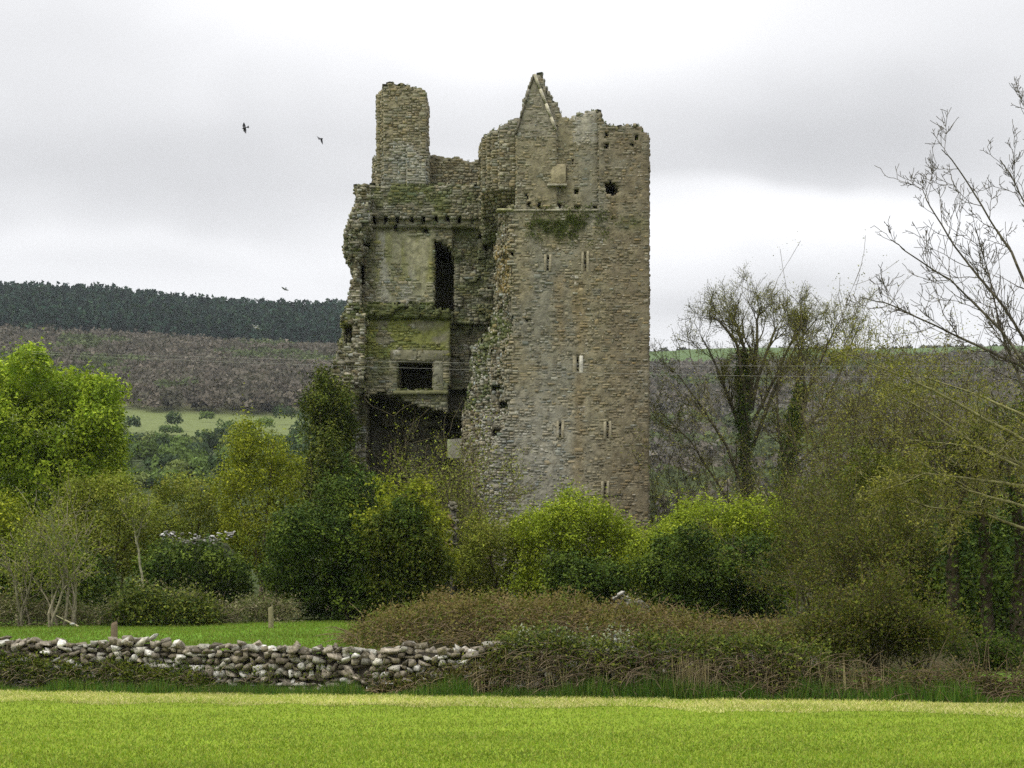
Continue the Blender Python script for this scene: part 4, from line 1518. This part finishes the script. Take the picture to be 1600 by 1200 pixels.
bush("holly_thicket", "dark holly growth deep behind the ivy trunks at right", "shrub", (1395, 1720, 770, 1090), 53, 6, 30000, .13, 'dark', 345, k=12, mat=M_GLOSSY)
bush("olive_bush", "dull olive bush under the mossy branches", "shrub", (1290, 1480, 690, 900), 62, 5, 24000, .10, 'thicket', 346, k=12, sig=.26)
for q, (px, top, lb) in enumerate(((1492, 790, "ivy-covered trunk, leftmost of three under the bare tree"), (1543, 770, "ivy-covered trunk, middle of three under the bare tree"), (1592, 760, "ivy-covered trunk, rightmost of three under the bare tree"))):
    limb_tree("ivy_covered_trunk", lb, "tree", px, 46, [
        ([(px + 4, 1072), (px, 960), (px + 3, 860), (px - 4, top)], .22, .14, 0, 0),
        ([(px - 2, top + 40), (px - 14, top - 20), (px - 10, top - 70)], .06, .02, .7, .3),
        ([(px, top + 20), (px + 16, top - 40), (px + 22, top - 90)], .06, .02, .7, -.3)], 350 + q, dict(TW, L=1.3, rmin=.009), (.06, .05, .03), 1400, .09, 'ivy', ivy=90, group="ivy-covered trunks under the bare tree")

RT = dict(n=[9, 6, 4], wob=.13, up=[.10, .10, .08], kids=[.6, .4], ang=(25, 62), lr=(.3, .5), rmin=.0075, max=2, L=1.35, taper=.75, **{'from': .12})
limb_tree("bare_tree", "large bare tree reaching in from the right edge against the sky", "tree", 1690, 42, [
    ([(1690, 1080), (1688, 900), (1680, 760), (1672, 640), (1668, 520)], .32, .16, 0, 0),
    ([(1676, 700), (1620, 600), (1560, 520), (1480, 445), (1410, 405), (1382, 385)], .048, .011, 1.0, -.4),
    ([(1672, 640), (1610, 540), (1560, 460), (1500, 385), (1458, 310), (1450, 285)], .048, .011, 1.0, .4),
    ([(1670, 600), (1620, 480), (1580, 390), (1525, 310), (1482, 245), (1468, 235)], .045, .011, 1.0, -.2),
    ([(1668, 560), (1640, 420), (1626, 340), (1598, 270), (1580, 235)], .045, .011, 1.0, .5),
    ([(1668, 530), (1660, 400), (1650, 280), (1630, 210), (1604, 170)], .045, .011, 1.0, 0),
    ([(1676, 660), (1600, 575), (1530, 540), (1450, 500), (1385, 470), (1345, 460)], .045, .012, .9, .2),
    ([(1678, 720), (1600, 600), (1570, 500), (1560, 420), (1540, 340)], .045, .011, 1.0, .6)], 361, RT, (.095, .082, .062), 0)
RT2 = dict(RT, up=[.0, .01, .01], L=1.5, wob=.16)
limb_tree("mossy_tree", "low tree with long mossy branches sweeping left under the bare tree", "tree", 1720, 44, [
    ([(1720, 1080), (1716, 900), (1705, 780)], .30, .2, 0, 0),
    ([(1706, 780), (1620, 700), (1540, 660), (1450, 610), (1335, 562)], .07, .016, .8, -.5),
    ([(1706, 800), (1640, 740), (1540, 700), (1470, 650), (1390, 600)], .065, .016, .8, .3),
    ([(1708, 830), (1600, 760), (1520, 752), (1440, 742), (1392, 765)], .06, .014, .9, -.3),
    ([(1710, 850), (1620, 830), (1540, 800), (1460, 790), (1400, 772)], .06, .014, .9, .2),
    ([(1708, 840), (1590, 790), (1500, 770), (1420, 725)], .055, .014, .9, -.8),
    ([(1706, 790), (1610, 650), (1530, 610), (1430, 575)], .055, .014, .8, .6),
    ([(1708, 820), (1610, 740), (1520, 700), (1420, 690)], .055, .014, .9, 0)], 362, RT2, (.20, .19, .085), 9000, .075, 'budding')

# ---- left: pale bare stems, leaning trunk, overgrown back wall
PB = dict(n=[8, 6, 4], wob=.15, up=[.05, .05, .05], kids=[.8, .6], ang=(20, 50), lr=(.35, .55), rmin=.010, max=2)
twig_shrub("bare_shrub", "pale bare many-stemmed shrub on the left, nearer the picture edge", "shrub", 48, 64, 800, 42, 7, 'olive', 2600, .10, 371, col=(.20, .175, .12), prm=PB, r0=.055, basespread=.6)
twig_shrub("bare_shrub", "pale bare shrub with spreading stems behind the overgrown bank", "shrub", 104, 63, 770, 50, 9, 'olive', 3400, .10, 372, col=(.21, .185, .125), prm=PB, r0=.06, basespread=.6)
limb_tree("leaning_trunk", "thin pale leaning trunk left of the pale rubble", "tree", 223, 66, [
    ([(224, 935), (221, 900), (217, 870), (213, 845)], .052, .04, 0, 0),
    ([(213, 846), (206, 820), (200, 800)], .04, .015, .6, .2), ([(213, 850), (222, 825), (226, 800)], .04, .015, .6, -.2)], 373, dict(TW, L=.9, rmin=.009), (.24, .23, .15), 1600, .10, 'olive')
BY = lambda px: 64.5 + 0.0 * px
BW = [(-60, 945), (0, 940), (60, 945), (110, 948), (150, 950), (185, 942), (215, 928), (240, 932), (280, 936), (310, 948), (340, 950), (380, 942), (420, 938), (460, 946)]
ridge("overgrown_bank", "low overgrown field bank crossing behind the left pasture", "bank", BW, BY, .9, 17000, .11, 'bank', 381, twigs=320, twcol=(.22, .18, .11))
ridge("ivy_bank", "dark ivy heap on the overgrown bank beside the leaning trunk", "ivy", [(185, 958), (205, 938), (235, 930), (265, 938), (300, 942), (335, 960)], lambda px: 63.6, .7, 7500, .14, 'ivy', 382, mat=M_GLOSSY)
# ---- brambles and the ivy-grown stretch of wall
BR = [(545, 1010), (575, 985), (610, 962), (650, 948), (700, 940), (760, 938), (820, 944), (880, 945), (940, 950), (1000, 955), (1060, 962), (1100, 978), (1160, 985), (1220, 985), (1290, 990)]
ridge("bramble_thicket", "long reddish-brown bramble thicket behind the dry stone wall", "brambles", BR, lambda px: 51.5 - .006 * (px - 560), 3.4, 46000, .095, 'bramble', 391, twigs=1500, twcol=(.18, .135, .075), lean=.7, twL=(.5, 1.3))
IV = [(770, 1012), (785, 1001), (830, 998), (900, 1001), (960, 1006), (1020, 1004), (1080, 1010), (1150, 1012), (1220, 1015), (1290, 1018)]
wdist = lambda px: float(37.4 / (1 + .222 * (px - 800) / F))
ridge("wall_ivy", "ivy and briar growing over the right half of the wall", "ivy", IV, lambda px: wdist(px) + .30, .55, 24000, .075, 'ivy', 392, twigs=900, twcol=(.14, .11, .068), mat=M_GLOSSY, twL=(.4, 1.1))
ridge("wall_top_ivy", "pale grey-green growth capping the ivy-grown wall", "ivy", [(785, 1000), (830, 996), (900, 1000), (990, 1003)], lambda px: wdist(px) + .35, .25, 2600, .07, 'greygreen', 393)
ridge("wall_foot_growth", "dark weeds smothering the lower left of the wall", "weeds", [(-60, 1034), (60, 1036), (150, 1038), (230, 1050), (290, 1052), (330, 1072)], lambda px: wdist(px) + .02, .22, 9000, .07, 'ivy', 394, twigs=260, twcol=(.18, .15, .09), twL=(.2, .5))
ridge("wall_foot_weeds", "patchy weeds at the wall foot before the bramble end", "weeds", [(580, 1074), (640, 1066), (700, 1056), (750, 1042), (790, 1020)], lambda px: wdist(px) + .05, .2, 4200, .07, 'brown', 396, twigs=160, twcol=(.22, .17, .10), twL=(.2, .5))
ridge("wall_plants", "scattered small plants growing through the bare stretch of wall", "weeds", [(-40, 1030), (120, 1030), (300, 1040), (480, 1045), (640, 1040), (770, 1030)], lambda px: wdist(px) + .16, .12, 2600, .06, 'ivy', 397, twigs=90, twcol=(.2, .16, .10), twL=(.15, .4))
ridge("hedge_bottom", "brown hedge bottom along the field edge at the right", "hedge", [(1140, 1035), (1200, 1040), (1260, 1060), (1340, 1066), (1460, 1060), (1560, 1058), (1680, 1056)], lambda px: wdist(px) + .4, .8, 9000, .07, 'brown', 395, twigs=700, twcol=(.12, .092, .052), twL=(.5, 1.2))

# ------------------------------------------------------------------ dry stone wall
def boulder(k):
    r = np.random.default_rng(500 + k)
    d = sphere_dirs(11, r)
    d = np.sign(d) * np.abs(d) ** .5
    d *= r.uniform(.62, 1.1, (11, 1))
    bm = bmesh.new()
    for q in d:
        bm.verts.new(q * .5 / 1.0)
    res = bmesh.ops.convex_hull(bm, input=bm.verts)
    bmesh.ops.delete(bm, geom=[g_ for g_ in res["geom_interior"] if isinstance(g_, bmesh.types.BMVert)], context='VERTS')
    bm.verts.index_update()
    v = np.array([q.co[:] for q in bm.verts])
    v = v / (v.max(0) - v.min(0))
    f = np.array([[q.index for q in p.verts] for p in bm.faces])
    bm.free()
    return v, f


BOUL = [boulder(k) for k in range(14)]
WT = np.array([(-80, 1004), (0, 1003), (60, 1008), (130, 1012), (200, 1004), (240, 1003), (270, 1010), (300, 1015), (330, 1017), (380, 1010), (420, 1016), (470, 1020),
               (520, 1017), (560, 1023), (600, 1021), (640, 1014), (680, 1020), (740, 1016), (775, 1009), (830, 1012), (1000, 1022), (1250, 1035), (1700, 1040)], float)


def wall_top(x):
    Y = wall_y(x) + .2
    px = 800 + x / Y * F
    return EYE + (HOR - np.interp(px, WT[:, 0], WT[:, 1]) + 4) * Y / F


r = np.random.default_rng(600)
wp, wsx, wr = [], [], []
ang = math.atan(-.222)
ca, sa = math.cos(ang), math.sin(ang)
z = -.06
while z < 1.5:
    h = r.uniform(.09, .20)
    x = -14.0 + r.uniform(0, .3)
    while x < 6.5:
        w = r.uniform(.10, .30) * (1.5 if r.random() < .2 else 1)
        xm = x + w / 2
        top = float(wall_top(xm))
        hh = h * r.uniform(.8, 1.25)
        if z + hh * .5 < top:
            wp.append((xm * 1.0, float(wall_y(xm)) + .24 + z * .10 + r.normal(0, .055), z + h / 2 + r.normal(0, .02)))
            wsx.append((w * 1.06, r.uniform(.25, .4), hh * 1.1))
            wr.append((r.normal(0, .2), r.normal(0, .22), ang + r.normal(0, .3)))
        x += w * .96
    z += h * .93
# cap stones, some tipped up
x = -14.0
while x < 6.5:
    w = r.uniform(.12, .36)
    wp.append((x + w / 2, float(wall_y(x)) + .42 + r.normal(0, .08), float(wall_top(x + w / 2)) - .02 + r.uniform(-.06, .05)))
    wsx.append((w * 1.1, r.uniform(.25, .5), r.uniform(.10, .2)))
    wr.append((r.normal(0, .2), r.normal(0, .28), ang + r.normal(0, .4)))
    x += w * .8
nf = len(wp)
# rear face
for _ in range(420):
    x = r.uniform(-14, 6.5)
    wp.append((x, float(wall_y(x)) + .72 + r.normal(0, .06), r.uniform(.1, max(.3, float(wall_top(x)) - .05))))
    wsx.append((r.uniform(.2, .45), r.uniform(.25, .4), r.uniform(.14, .24)))
    wr.append((r.normal(0, .15), r.normal(0, .15), ang + r.normal(0, .3)))
wp, wsx, wr = map(np.array, (wp, wsx, wr))
nw = len(wp)
wk = r.integers(0, len(BOUL), nw)
pal_w = np.array([(.31, .295, .245), (.22, .195, .15), (.15, .13, .09), (.52, .505, .45), (.26, .225, .17), (.10, .085, .06)])
wt = pal_w[r.choice(6, nw, p=[.24, .22, .18, .12, .14, .10])] * r.normal(1, .15, (nw, 1)).clip(.6, 1.4)
wpx = 800 + wp[:, 0] / wp[:, 1] * F
sc_ = wsx[:, 0] * wsx[:, 2] * (np.arange(nw) < nf) * (wpx > -25) * (wpx < 800)
ws_single = np.argsort(-sc_)[:300]
ws_rest = np.setdiff1d(np.arange(nw), ws_single)
wbase = np.array([-3.5, float(wall_y(-3.5)) + .4, 0])
wall = empty("dry_stone_wall", wbase, "low dry stone wall of grey and white rubble across the field edge", "stone wall")
WM = []
for pv, pf in BOUL:
    o = mesh_np("stone", pv, pf, M_FIELD1)
    WM.append(o.data)
    bpy.data.objects.remove(o)
single_stones(wall, ws_single, wp, wsx, wr, wk, WM, wt, wbase)
from mathutils import Euler
parts = []
for q_ in ws_rest:
    R_ = np.array(Euler(wr[q_]).to_matrix())
    pv, pf = BOUL[wk[q_]]
    parts.append((((pv * wsx[q_]) @ R_.T) + wp[q_] - wbase, pf, np.tile(wt[q_], (len(pv), 1))))
V, Fc, T = join_geo(parts)
tag(mesh_np("rubble", V, Fc, M_FIELD, wall, tint=T), kind="stuff")
xs = np.arange(-14.2, 6.6, .25)
tp = wall_top(xs) - .10
prof_ = [(.30, -.1), (.34, 1), (.66, 1), (.72, -.1)]
V = np.stack([np.stack([xs, wall_y(xs) + a, np.where(b > 0, tp, b)], 1) for a, b in prof_], 1) - wbase
n = len(xs)
f = []
for i in range(n - 1):
    for a in range(3):
        f.append((i * 4 + a, (i + 1) * 4 + a, (i + 1) * 4 + a + 1, i * 4 + a + 1))
mesh_np("hearting", V.reshape(-1, 3), np.array(f), M_CORE, wall, tint=np.tile(np.array([.035, .03, .022]), (4 * n, 1)))

# ------------------------------------------------------------------ rubble heaps and fragments
def heap(name, label, cat, pts, Y, n, size, pal, seed, core=14, ctint=(.10, .095, .075)):
    r = np.random.default_rng(seed)
    pts = np.array(pts, float)
    px = r.uniform(pts[0, 0], pts[-1, 0], n)
    top = np.interp(px, pts[:, 0], pts[:, 1])
    bot = np.interp(px, pts[:, 0], pts[:, 2])
    py = top + (bot - top) * r.uniform(0, 1, n)
    mid = (pts[0, 0] + pts[-1, 0]) / 2
    base = np.array([(mid - 800) * Y / F, Y, gz(mid, Y)])
    root = empty(name, base, label, cat)
    pal = np.array(pal)
    for i in range(n):
        p = P(px[i], py[i], Y + r.normal(0, .15))
        k = r.integers(0, 14)
        o = bpy.data.objects.new("stone", WM[k])
        COL.objects.link(o)
        o.parent = root
        o.location = p - base
        s = size * r.uniform(.7, 1.5)
        o.scale = (s * 1.3, s, s * .7)
        o.rotation_euler = tuple(r.normal(0, .3, 3))
        o.color = (*np.clip(pal[r.integers(0, len(pal))] * r.uniform(.8, 1.2), 0, 1), 1)
    a, b = P(pts[0, 0], pts[:, 1].min() + core, Y), P(pts[-1, 0], pts[:, 2].max(), Y)
    hull_v, hull_f = ico(2)
    ctr = np.array([(a[0] + b[0]) / 2, Y + .45, (base[2] + a[2]) / 2])
    sc3 = np.array([(b[0] - a[0]) / 2 * 1.02, .45, (a[2] - base[2]) / 2])
    hv = np.sign(hull_v) * np.abs(hull_v) ** .5 * sc3 + ctr - base
    hv += (np.stack([vnoise(hv[:, 0] * 2, hv[:, 1] * 2, hv[:, 2] * 2, s) for s in (1, 2, 3)], 1) - .5) * .2
    mesh_np("wall_core", hv, hull_f, M_CORE, root, tint=np.tile(np.array(ctint), (len(hv), 1)))
    return root


heap("rubble_wall", "pale broken wall top showing through the scrub on the left", "ruined wall", [(248, 829, 840), (275, 828, 846), (300, 832, 850), (322, 840, 856), (342, 832, 848), (366, 831, 838)], 73.2, 80, .11,
     [(.34, .33, .31), (.24, .235, .21), (.46, .45, .44), (.13, .125, .10)], 701, core=13, ctint=(.06, .065, .035))
heap("masonry_pillar", "slim broken masonry pillar between the dark evergreen and the tower", "ruined wall", [(701, 792, 880), (707, 784, 880), (714, 794, 880)], 70.6, 40, .17, [(.14, .13, .09), (.11, .10, .07), (.15, .11, .055)], 702, core=6)
heap("stone_stump", "pale grey broken stone stump behind the brambles", "ruined wall", [(958, 938, 972), (974, 924, 974), (992, 932, 976), (1014, 956, 980)], 60, 64, .17, [(.22, .215, .175), (.17, .165, .13), (.28, .27, .23)], 703, core=14)

# ------------------------------------------------------------------ posts and fallen wood
M_WOOD = plain_mat("weathered_wood", (.16, .115, .07), .85, 14)
M_PALEWOOD = plain_mat("pale_wood", (.20, .175, .09), .8, 14)


def post(name, label, cat, px, top, Y, w, mat, lean=0.0, part="timber"):
    base = np.array([(px - 800) * Y / F, Y, gz(px, Y)])
    h = EYE + (HOR - top) * Y / F - base[2]
    bm = bmesh.new()
    rings = []
    for t in (0, .35, .7, .94, 1.0):
        ring = []
        for k in range(8):
            a = 2 * math.pi * k / 8
            s = w * (.5 - .05 * t) * (1 + .12 * math.sin(3 * a + t * 4)) * (.8 if t == 1.0 else 1)
            ring.append(bm.verts.new((math.cos(a) * s + lean * t * h, math.sin(a) * s, -.05 + (h + .05) * t + (.03 * math.cos(a) if t > .9 else 0))))
        rings.append(ring)
    for a, b in zip(rings[:-1], rings[1:]):
        for k in range(8):
            bm.faces.new((a[k], a[(k + 1) % 8], b[(k + 1) % 8], b[k]))
    bm.faces.new(rings[-1])
    me = bpy.data.meshes.new(name)
    bm.to_mesh(me)
    bm.free()
    me.materials.append(mat)
    o = bpy.data.objects.new(name, me)
    COL.objects.link(o)
    o.location = base
    return tag(o, label, cat)


post("gate_post", "short dark wooden post standing just behind the dry stone wall", "post", 177, 972, 43.5, .19, M_WOOD, .03)
post("fence_post", "pale wooden fence post before the dark evergreen bush", "post", 423, 948, 60, .2, M_PALEWOOD)
bp_ = P(105, 966, 62.5)
bp_[2] = float(ground(bp_[0], bp_[1])) + .02
root = empty("fallen_branch", bp_, "pale fallen branch lying at the foot of the overgrown bank", "branch")
segs_mesh("wood", [(np.array([-.42, 0, .42]), np.array([-.10, .03, .25]), .025, .035), (np.array([-.10, .03, .25]), np.array([.40, 0, .02]), .035, .042), (np.array([-.12, .03, .25]), np.array([-.16, -.1, .42]), .02, .01)], root, (.34, .31, .19), r)
v, f = ico(2)
mesh_np("pale_stone", v * [.10, .08, .05] + np.array([.22, -.08, .1]), f, M_FIELD, root, tint=np.tile(np.array([.42, .41, .36]), (len(v), 1)))

# ------------------------------------------------------------------ birds
M_BLACK = plain_mat("black_feather", (.022, .02, .026), .6, 30)
M_GULL = plain_mat("white_feather", (.75, .75, .75), .7, 30, .9, 1.05)
M_GREYF = plain_mat("grey_feather", (.30, .31, .33), .7, 30)


def bird(name, label, px, py, Y, wing, span, hand, mat, yaw=0.0, body=.34, flap=(40, 30)):
    """bird in flight: spindle body with beak, fanned tail and two bent wings"""
    root = empty(name, P(px, py, Y), label, "bird", "birds in flight")
    root.rotation_euler = hand
    t = np.linspace(-1, 1, 9)
    rad = np.array([.012, .03, .07, .10, .11, .095, .07, .05, .006]) * body / .34
    xs_b = t * body / 2
    ring, fc = [], []
    for i in range(9):
        for k in range(8):
            a = 2 * math.pi * k / 8
            ring.append((xs_b[i], math.cos(a) * rad[i] * .5, math.sin(a) * rad[i] * .5 + (.012 if 5 < i < 8 else 0)))
    for i in range(8):
        for k in range(8):
            fc.append((i * 8 + k, i * 8 + (k + 1) % 8, i * 8 + 8 + (k + 1) % 8, i * 8 + 8 + k))
    mesh_np("body", np.array(ring), np.array(fc), mat, root, smooth=True)
    L = body
    tv = np.array([(-L * .42, -.02, 0), (-L * .42, .02, 0), (-L * .82, .075, .0), (-L * .86, 0, .004), (-L * .82, -.075, 0)])
    tv = np.concatenate([tv, tv - [0, 0, .008]])
    mesh_np("tail", tv, [np.array([[0, 1, 2, 3, 4][::-1], [5, 6, 7, 8, 9]]), np.array([[i, (i + 1) % 5, 5 + (i + 1) % 5, 5 + i] for i in range(5)])], mat, root)
    for s_, fl in zip((-1, 1), flap):
        a1, a2 = math.radians(fl), math.radians(fl * .55)
        h1, h2 = span * .22, span * .28
        p1 = (math.cos(a1) * h1, math.sin(a1) * h1)
        p2 = (p1[0] + math.cos(a2) * h2, p1[1] + math.sin(a2) * h2)
        ch = wing
        pts = [(ch * .45, .02, 0), (ch * .6, p1[0], p1[1]), (-.02, p2[0], p2[1]), (-ch * .35, (p1[0] + p2[0]) / 2, (p1[1] + p2[1]) / 2), (-ch * .55, p1[0] * .8, p1[1] * .8), (-ch * .5, .02, 0)]
        v = np.array([(x_, s_ * y_, z_) for x_, y_, z_ in pts])
        v = np.concatenate([v, v - [0, 0, .012]])
        idx = list(range(6))
        mesh_np("wing", v, [np.array([idx, [11, 10, 9, 8, 7, 6]]), np.array([[i, (i + 1) % 6, 6 + (i + 1) % 6, 6 + i] for i in range(6)])], mat, root)
    return root


R_ = math.radians
bird("crow", "dark bird with spread wings, leftmost in the sky", 382, 200, 95, .17, .66, (R_(82), R_(8), R_(160)), M_BLACK, flap=(4, 4))
bird("crow", "dark bird with drooping wing left of the chimney stack", 502, 217, 95, .17, .66, (R_(55), R_(-15), R_(60)), M_BLACK, flap=(-32, -28))
bird("rook", "small grey bird low over the conifer wood", 445, 452, 120, .18, .62, (R_(25), R_(15), R_(120)), M_GREYF, flap=(14, 10))
bird("gull", "tiny white bird against the dark conifer wood", 400, 512, 125, .16, .75, (R_(30), R_(20), R_(130)), M_GULL, flap=(22, 8))
# magpie perched on the wall
mp = np.array([(962 - 800) * wdist(962) / F, wdist(962) + .35, 0])
mp[2] = EYE + (HOR - 1008) * mp[1] / F
root = empty("magpie", mp, "black and white bird perched on the ivy-grown wall", "bird")
v, f = ico(3)
bv = v * [.05, .075, .075]
bv[:, 2] += .12 + .35 * bv[:, 1] * -1
mesh_np("body", bv, f, M_BLACK, root, smooth=True)
mesh_np("belly", v * [.042, .055, .06] + np.array([.005, -.042, .105]), f, M_GULL, root, smooth=True)
hd = mesh_np("head", v * [.033, .04, .034] + np.array([0, -.065, .205]), f, M_BLACK, root, smooth=True)
vb, fb = tubes_geo([np.array([0, -.095, .205])], [np.array([0, -.14, .198])], [.012], [.002], 5)
mesh_np("beak", vb, fb, M_BLACK, hd)
vt, ft = tubes_geo([np.array([0, .05, .10])], [np.array([0, .27, .03])], [.022], [.014], 4)
mesh_np("tail", vt, ft, M_BLACK, root)
for s_ in (-1, 1):
    vt, ft = tubes_geo([np.array([.018 * s_, -.01, .06])], [np.array([.02 * s_, -.015, -.005])], [.006], [.005], 4)
    mesh_np("leg", vt, ft, M_BLACK, root)

# ------------------------------------------------------------------ overhead cables
M_WIRE = plain_mat("cable", (.30, .29, .26), .6, 5, .9, 1.1)
for lb, ya, yb, Y in (("thin overhead cable crossing above the fireplace, upper of two", 560, 572, 62), ("thin overhead cable crossing the fireplace, lower of two", 567, 590, 61)):
    t = np.linspace(-.35, 1.35, 40)
    pts = np.array([P(400 + 1000 * q, ya + (yb - ya) * q - 14 * q * (1 - q) * -1, Y) for q in t])
    v, f = tubes_geo(pts[:-1], pts[1:], np.full(39, .004), np.full(39, .004), 5)
    tag(mesh_np("overhead_cable", v, f, M_WIRE), lb, "cable", "overhead cables")

# ------------------------------------------------------------------ grasses
r = np.random.default_rng(800)


def grass(name, label, base, h, w, cols, lean, parent=None):
    V, Fc = blades_geo(base, h, w, lean, r)
    c = np.array(cols)
    t = c[r.integers(0, len(c), len(base))] * r.normal(1, .18, (len(base), 1)).clip(.5, 1.6)
    t = t * (.70 + .60 * fbm(base[:, 0] * .30, base[:, 1] * .9, 0, 77, 4))[:, None]
    return tag(mesh_np(name, V, Fc, M_GRASS, tint=np.repeat(t, 3, 0)), label, "grass", kind="stuff")


n = 150000
iy = r.uniform(1080, 1240, n)
Yg = EYE * F / (iy - HOR)
xg = (r.uniform(-120, 1720, n) - 800) * Yg / F
k = Yg < wall_y(xg) - .3
xg, Yg = xg[k], Yg[k]
b = np.stack([xg, Yg, ground(xg, Yg)], 1)
grass("lawn_grass", "short bright green mown grass in the foreground", b, r.uniform(.02, .05, len(b)), np.full(len(b), .02), [(.195, .27, .026), (.165, .245, .024), (.235, .295, .032), (.15, .24, .026), (.28, .30, .06)], 1.2)
n = 46000
xg = r.uniform(-19, 17, n)
u_ = r.uniform(0, 1, n)
Yg = wall_y(xg) - 4.8 + 2.2 * (vnoise(xg * 1.1, 0, 0, 31) - .5) + 4.4 * u_
b = np.stack([xg, Yg, ground(xg, Yg) + .01], 1)
grass("mown_hay", "pale yellow dried mowings lying along the wall foot", b, r.uniform(.03, .08, n), np.full(n, .02), [(.55, .50, .24), (.46, .44, .17), (.33, .37, .08), (.22, .30, .035)], 2.2)
n = 26000
xg = r.uniform(-15, 15, n)
Yg = wall_y(xg) - r.uniform(-.15, .75, n) ** 1.0
b = np.stack([xg, Yg, ground(xg, Yg)], 1)
pxg = 800 + xg / Yg * F
hg = r.uniform(.06, .30, n) * (1 + .9 * sstep(pxg, 550, 900)) * (.25 + 1.3 * vnoise(xg * 1.6, 3, 0, 88))
grass("verge_grass", "rough dark green grass along the foot of the wall", b, hg, np.full(n, .018), [(.06, .14, .018), (.09, .17, .02), (.05, .11, .015), (.14, .17, .035)], .6)
n = 50000
Yg = r.uniform(42, 65, n)
xg = (r.uniform(-60, 640, n) - 800) * Yg / F
b = np.stack([xg, Yg, ground(xg, Yg)], 1)
grass("pasture_grass", "green grazed grass of the strip behind the wall", b, r.uniform(.04, .11, n), np.full(n, .028), [(.135, .21, .022), (.11, .18, .02), (.16, .23, .027), (.18, .20, .04)], .9)
n = 700
xg = np.concatenate([r.normal(4.0, .22, 300), r.uniform(-1, 8, 400)])
Yg = wall_y(xg) - r.uniform(.0, .3, n)
b = np.stack([xg, Yg, ground(xg, Yg)], 1)
grass("dead_stalks", "tall pale dead grass stalks against the ivy-grown wall", b, r.uniform(.4, 1.15, n), np.full(n, .016), [(.42, .36, .20), (.34, .28, .15)], .25)

# ------------------------------------------------------------------ the air
bm = bmesh.new()
bmesh.ops.create_cube(bm, size=1)
me = bpy.data.meshes.new("haze")
for v in bm.verts:
    v.co = ((v.co.x) * 5200, -90 + (v.co.y + .5) * 3900, -2 + (v.co.z + .5) * 270)
bm.to_mesh(me)
bm.free()
hz, nt, out = new_mat("haze_air")
pv = nt.nodes.new("ShaderNodeVolumePrincipled")
pv.inputs["Color"].default_value = (.86, .92, 1.0, 1)
pv.inputs["Density"].default_value = 0.000065
nt.links.new(pv.outputs[0], out.inputs["Volume"])
me.materials.append(hz)
ho = bpy.data.objects.new("haze", me)
COL.objects.link(ho)
tag(ho, kind="stuff", label="faint grey air haze over the valley", cat="haze")
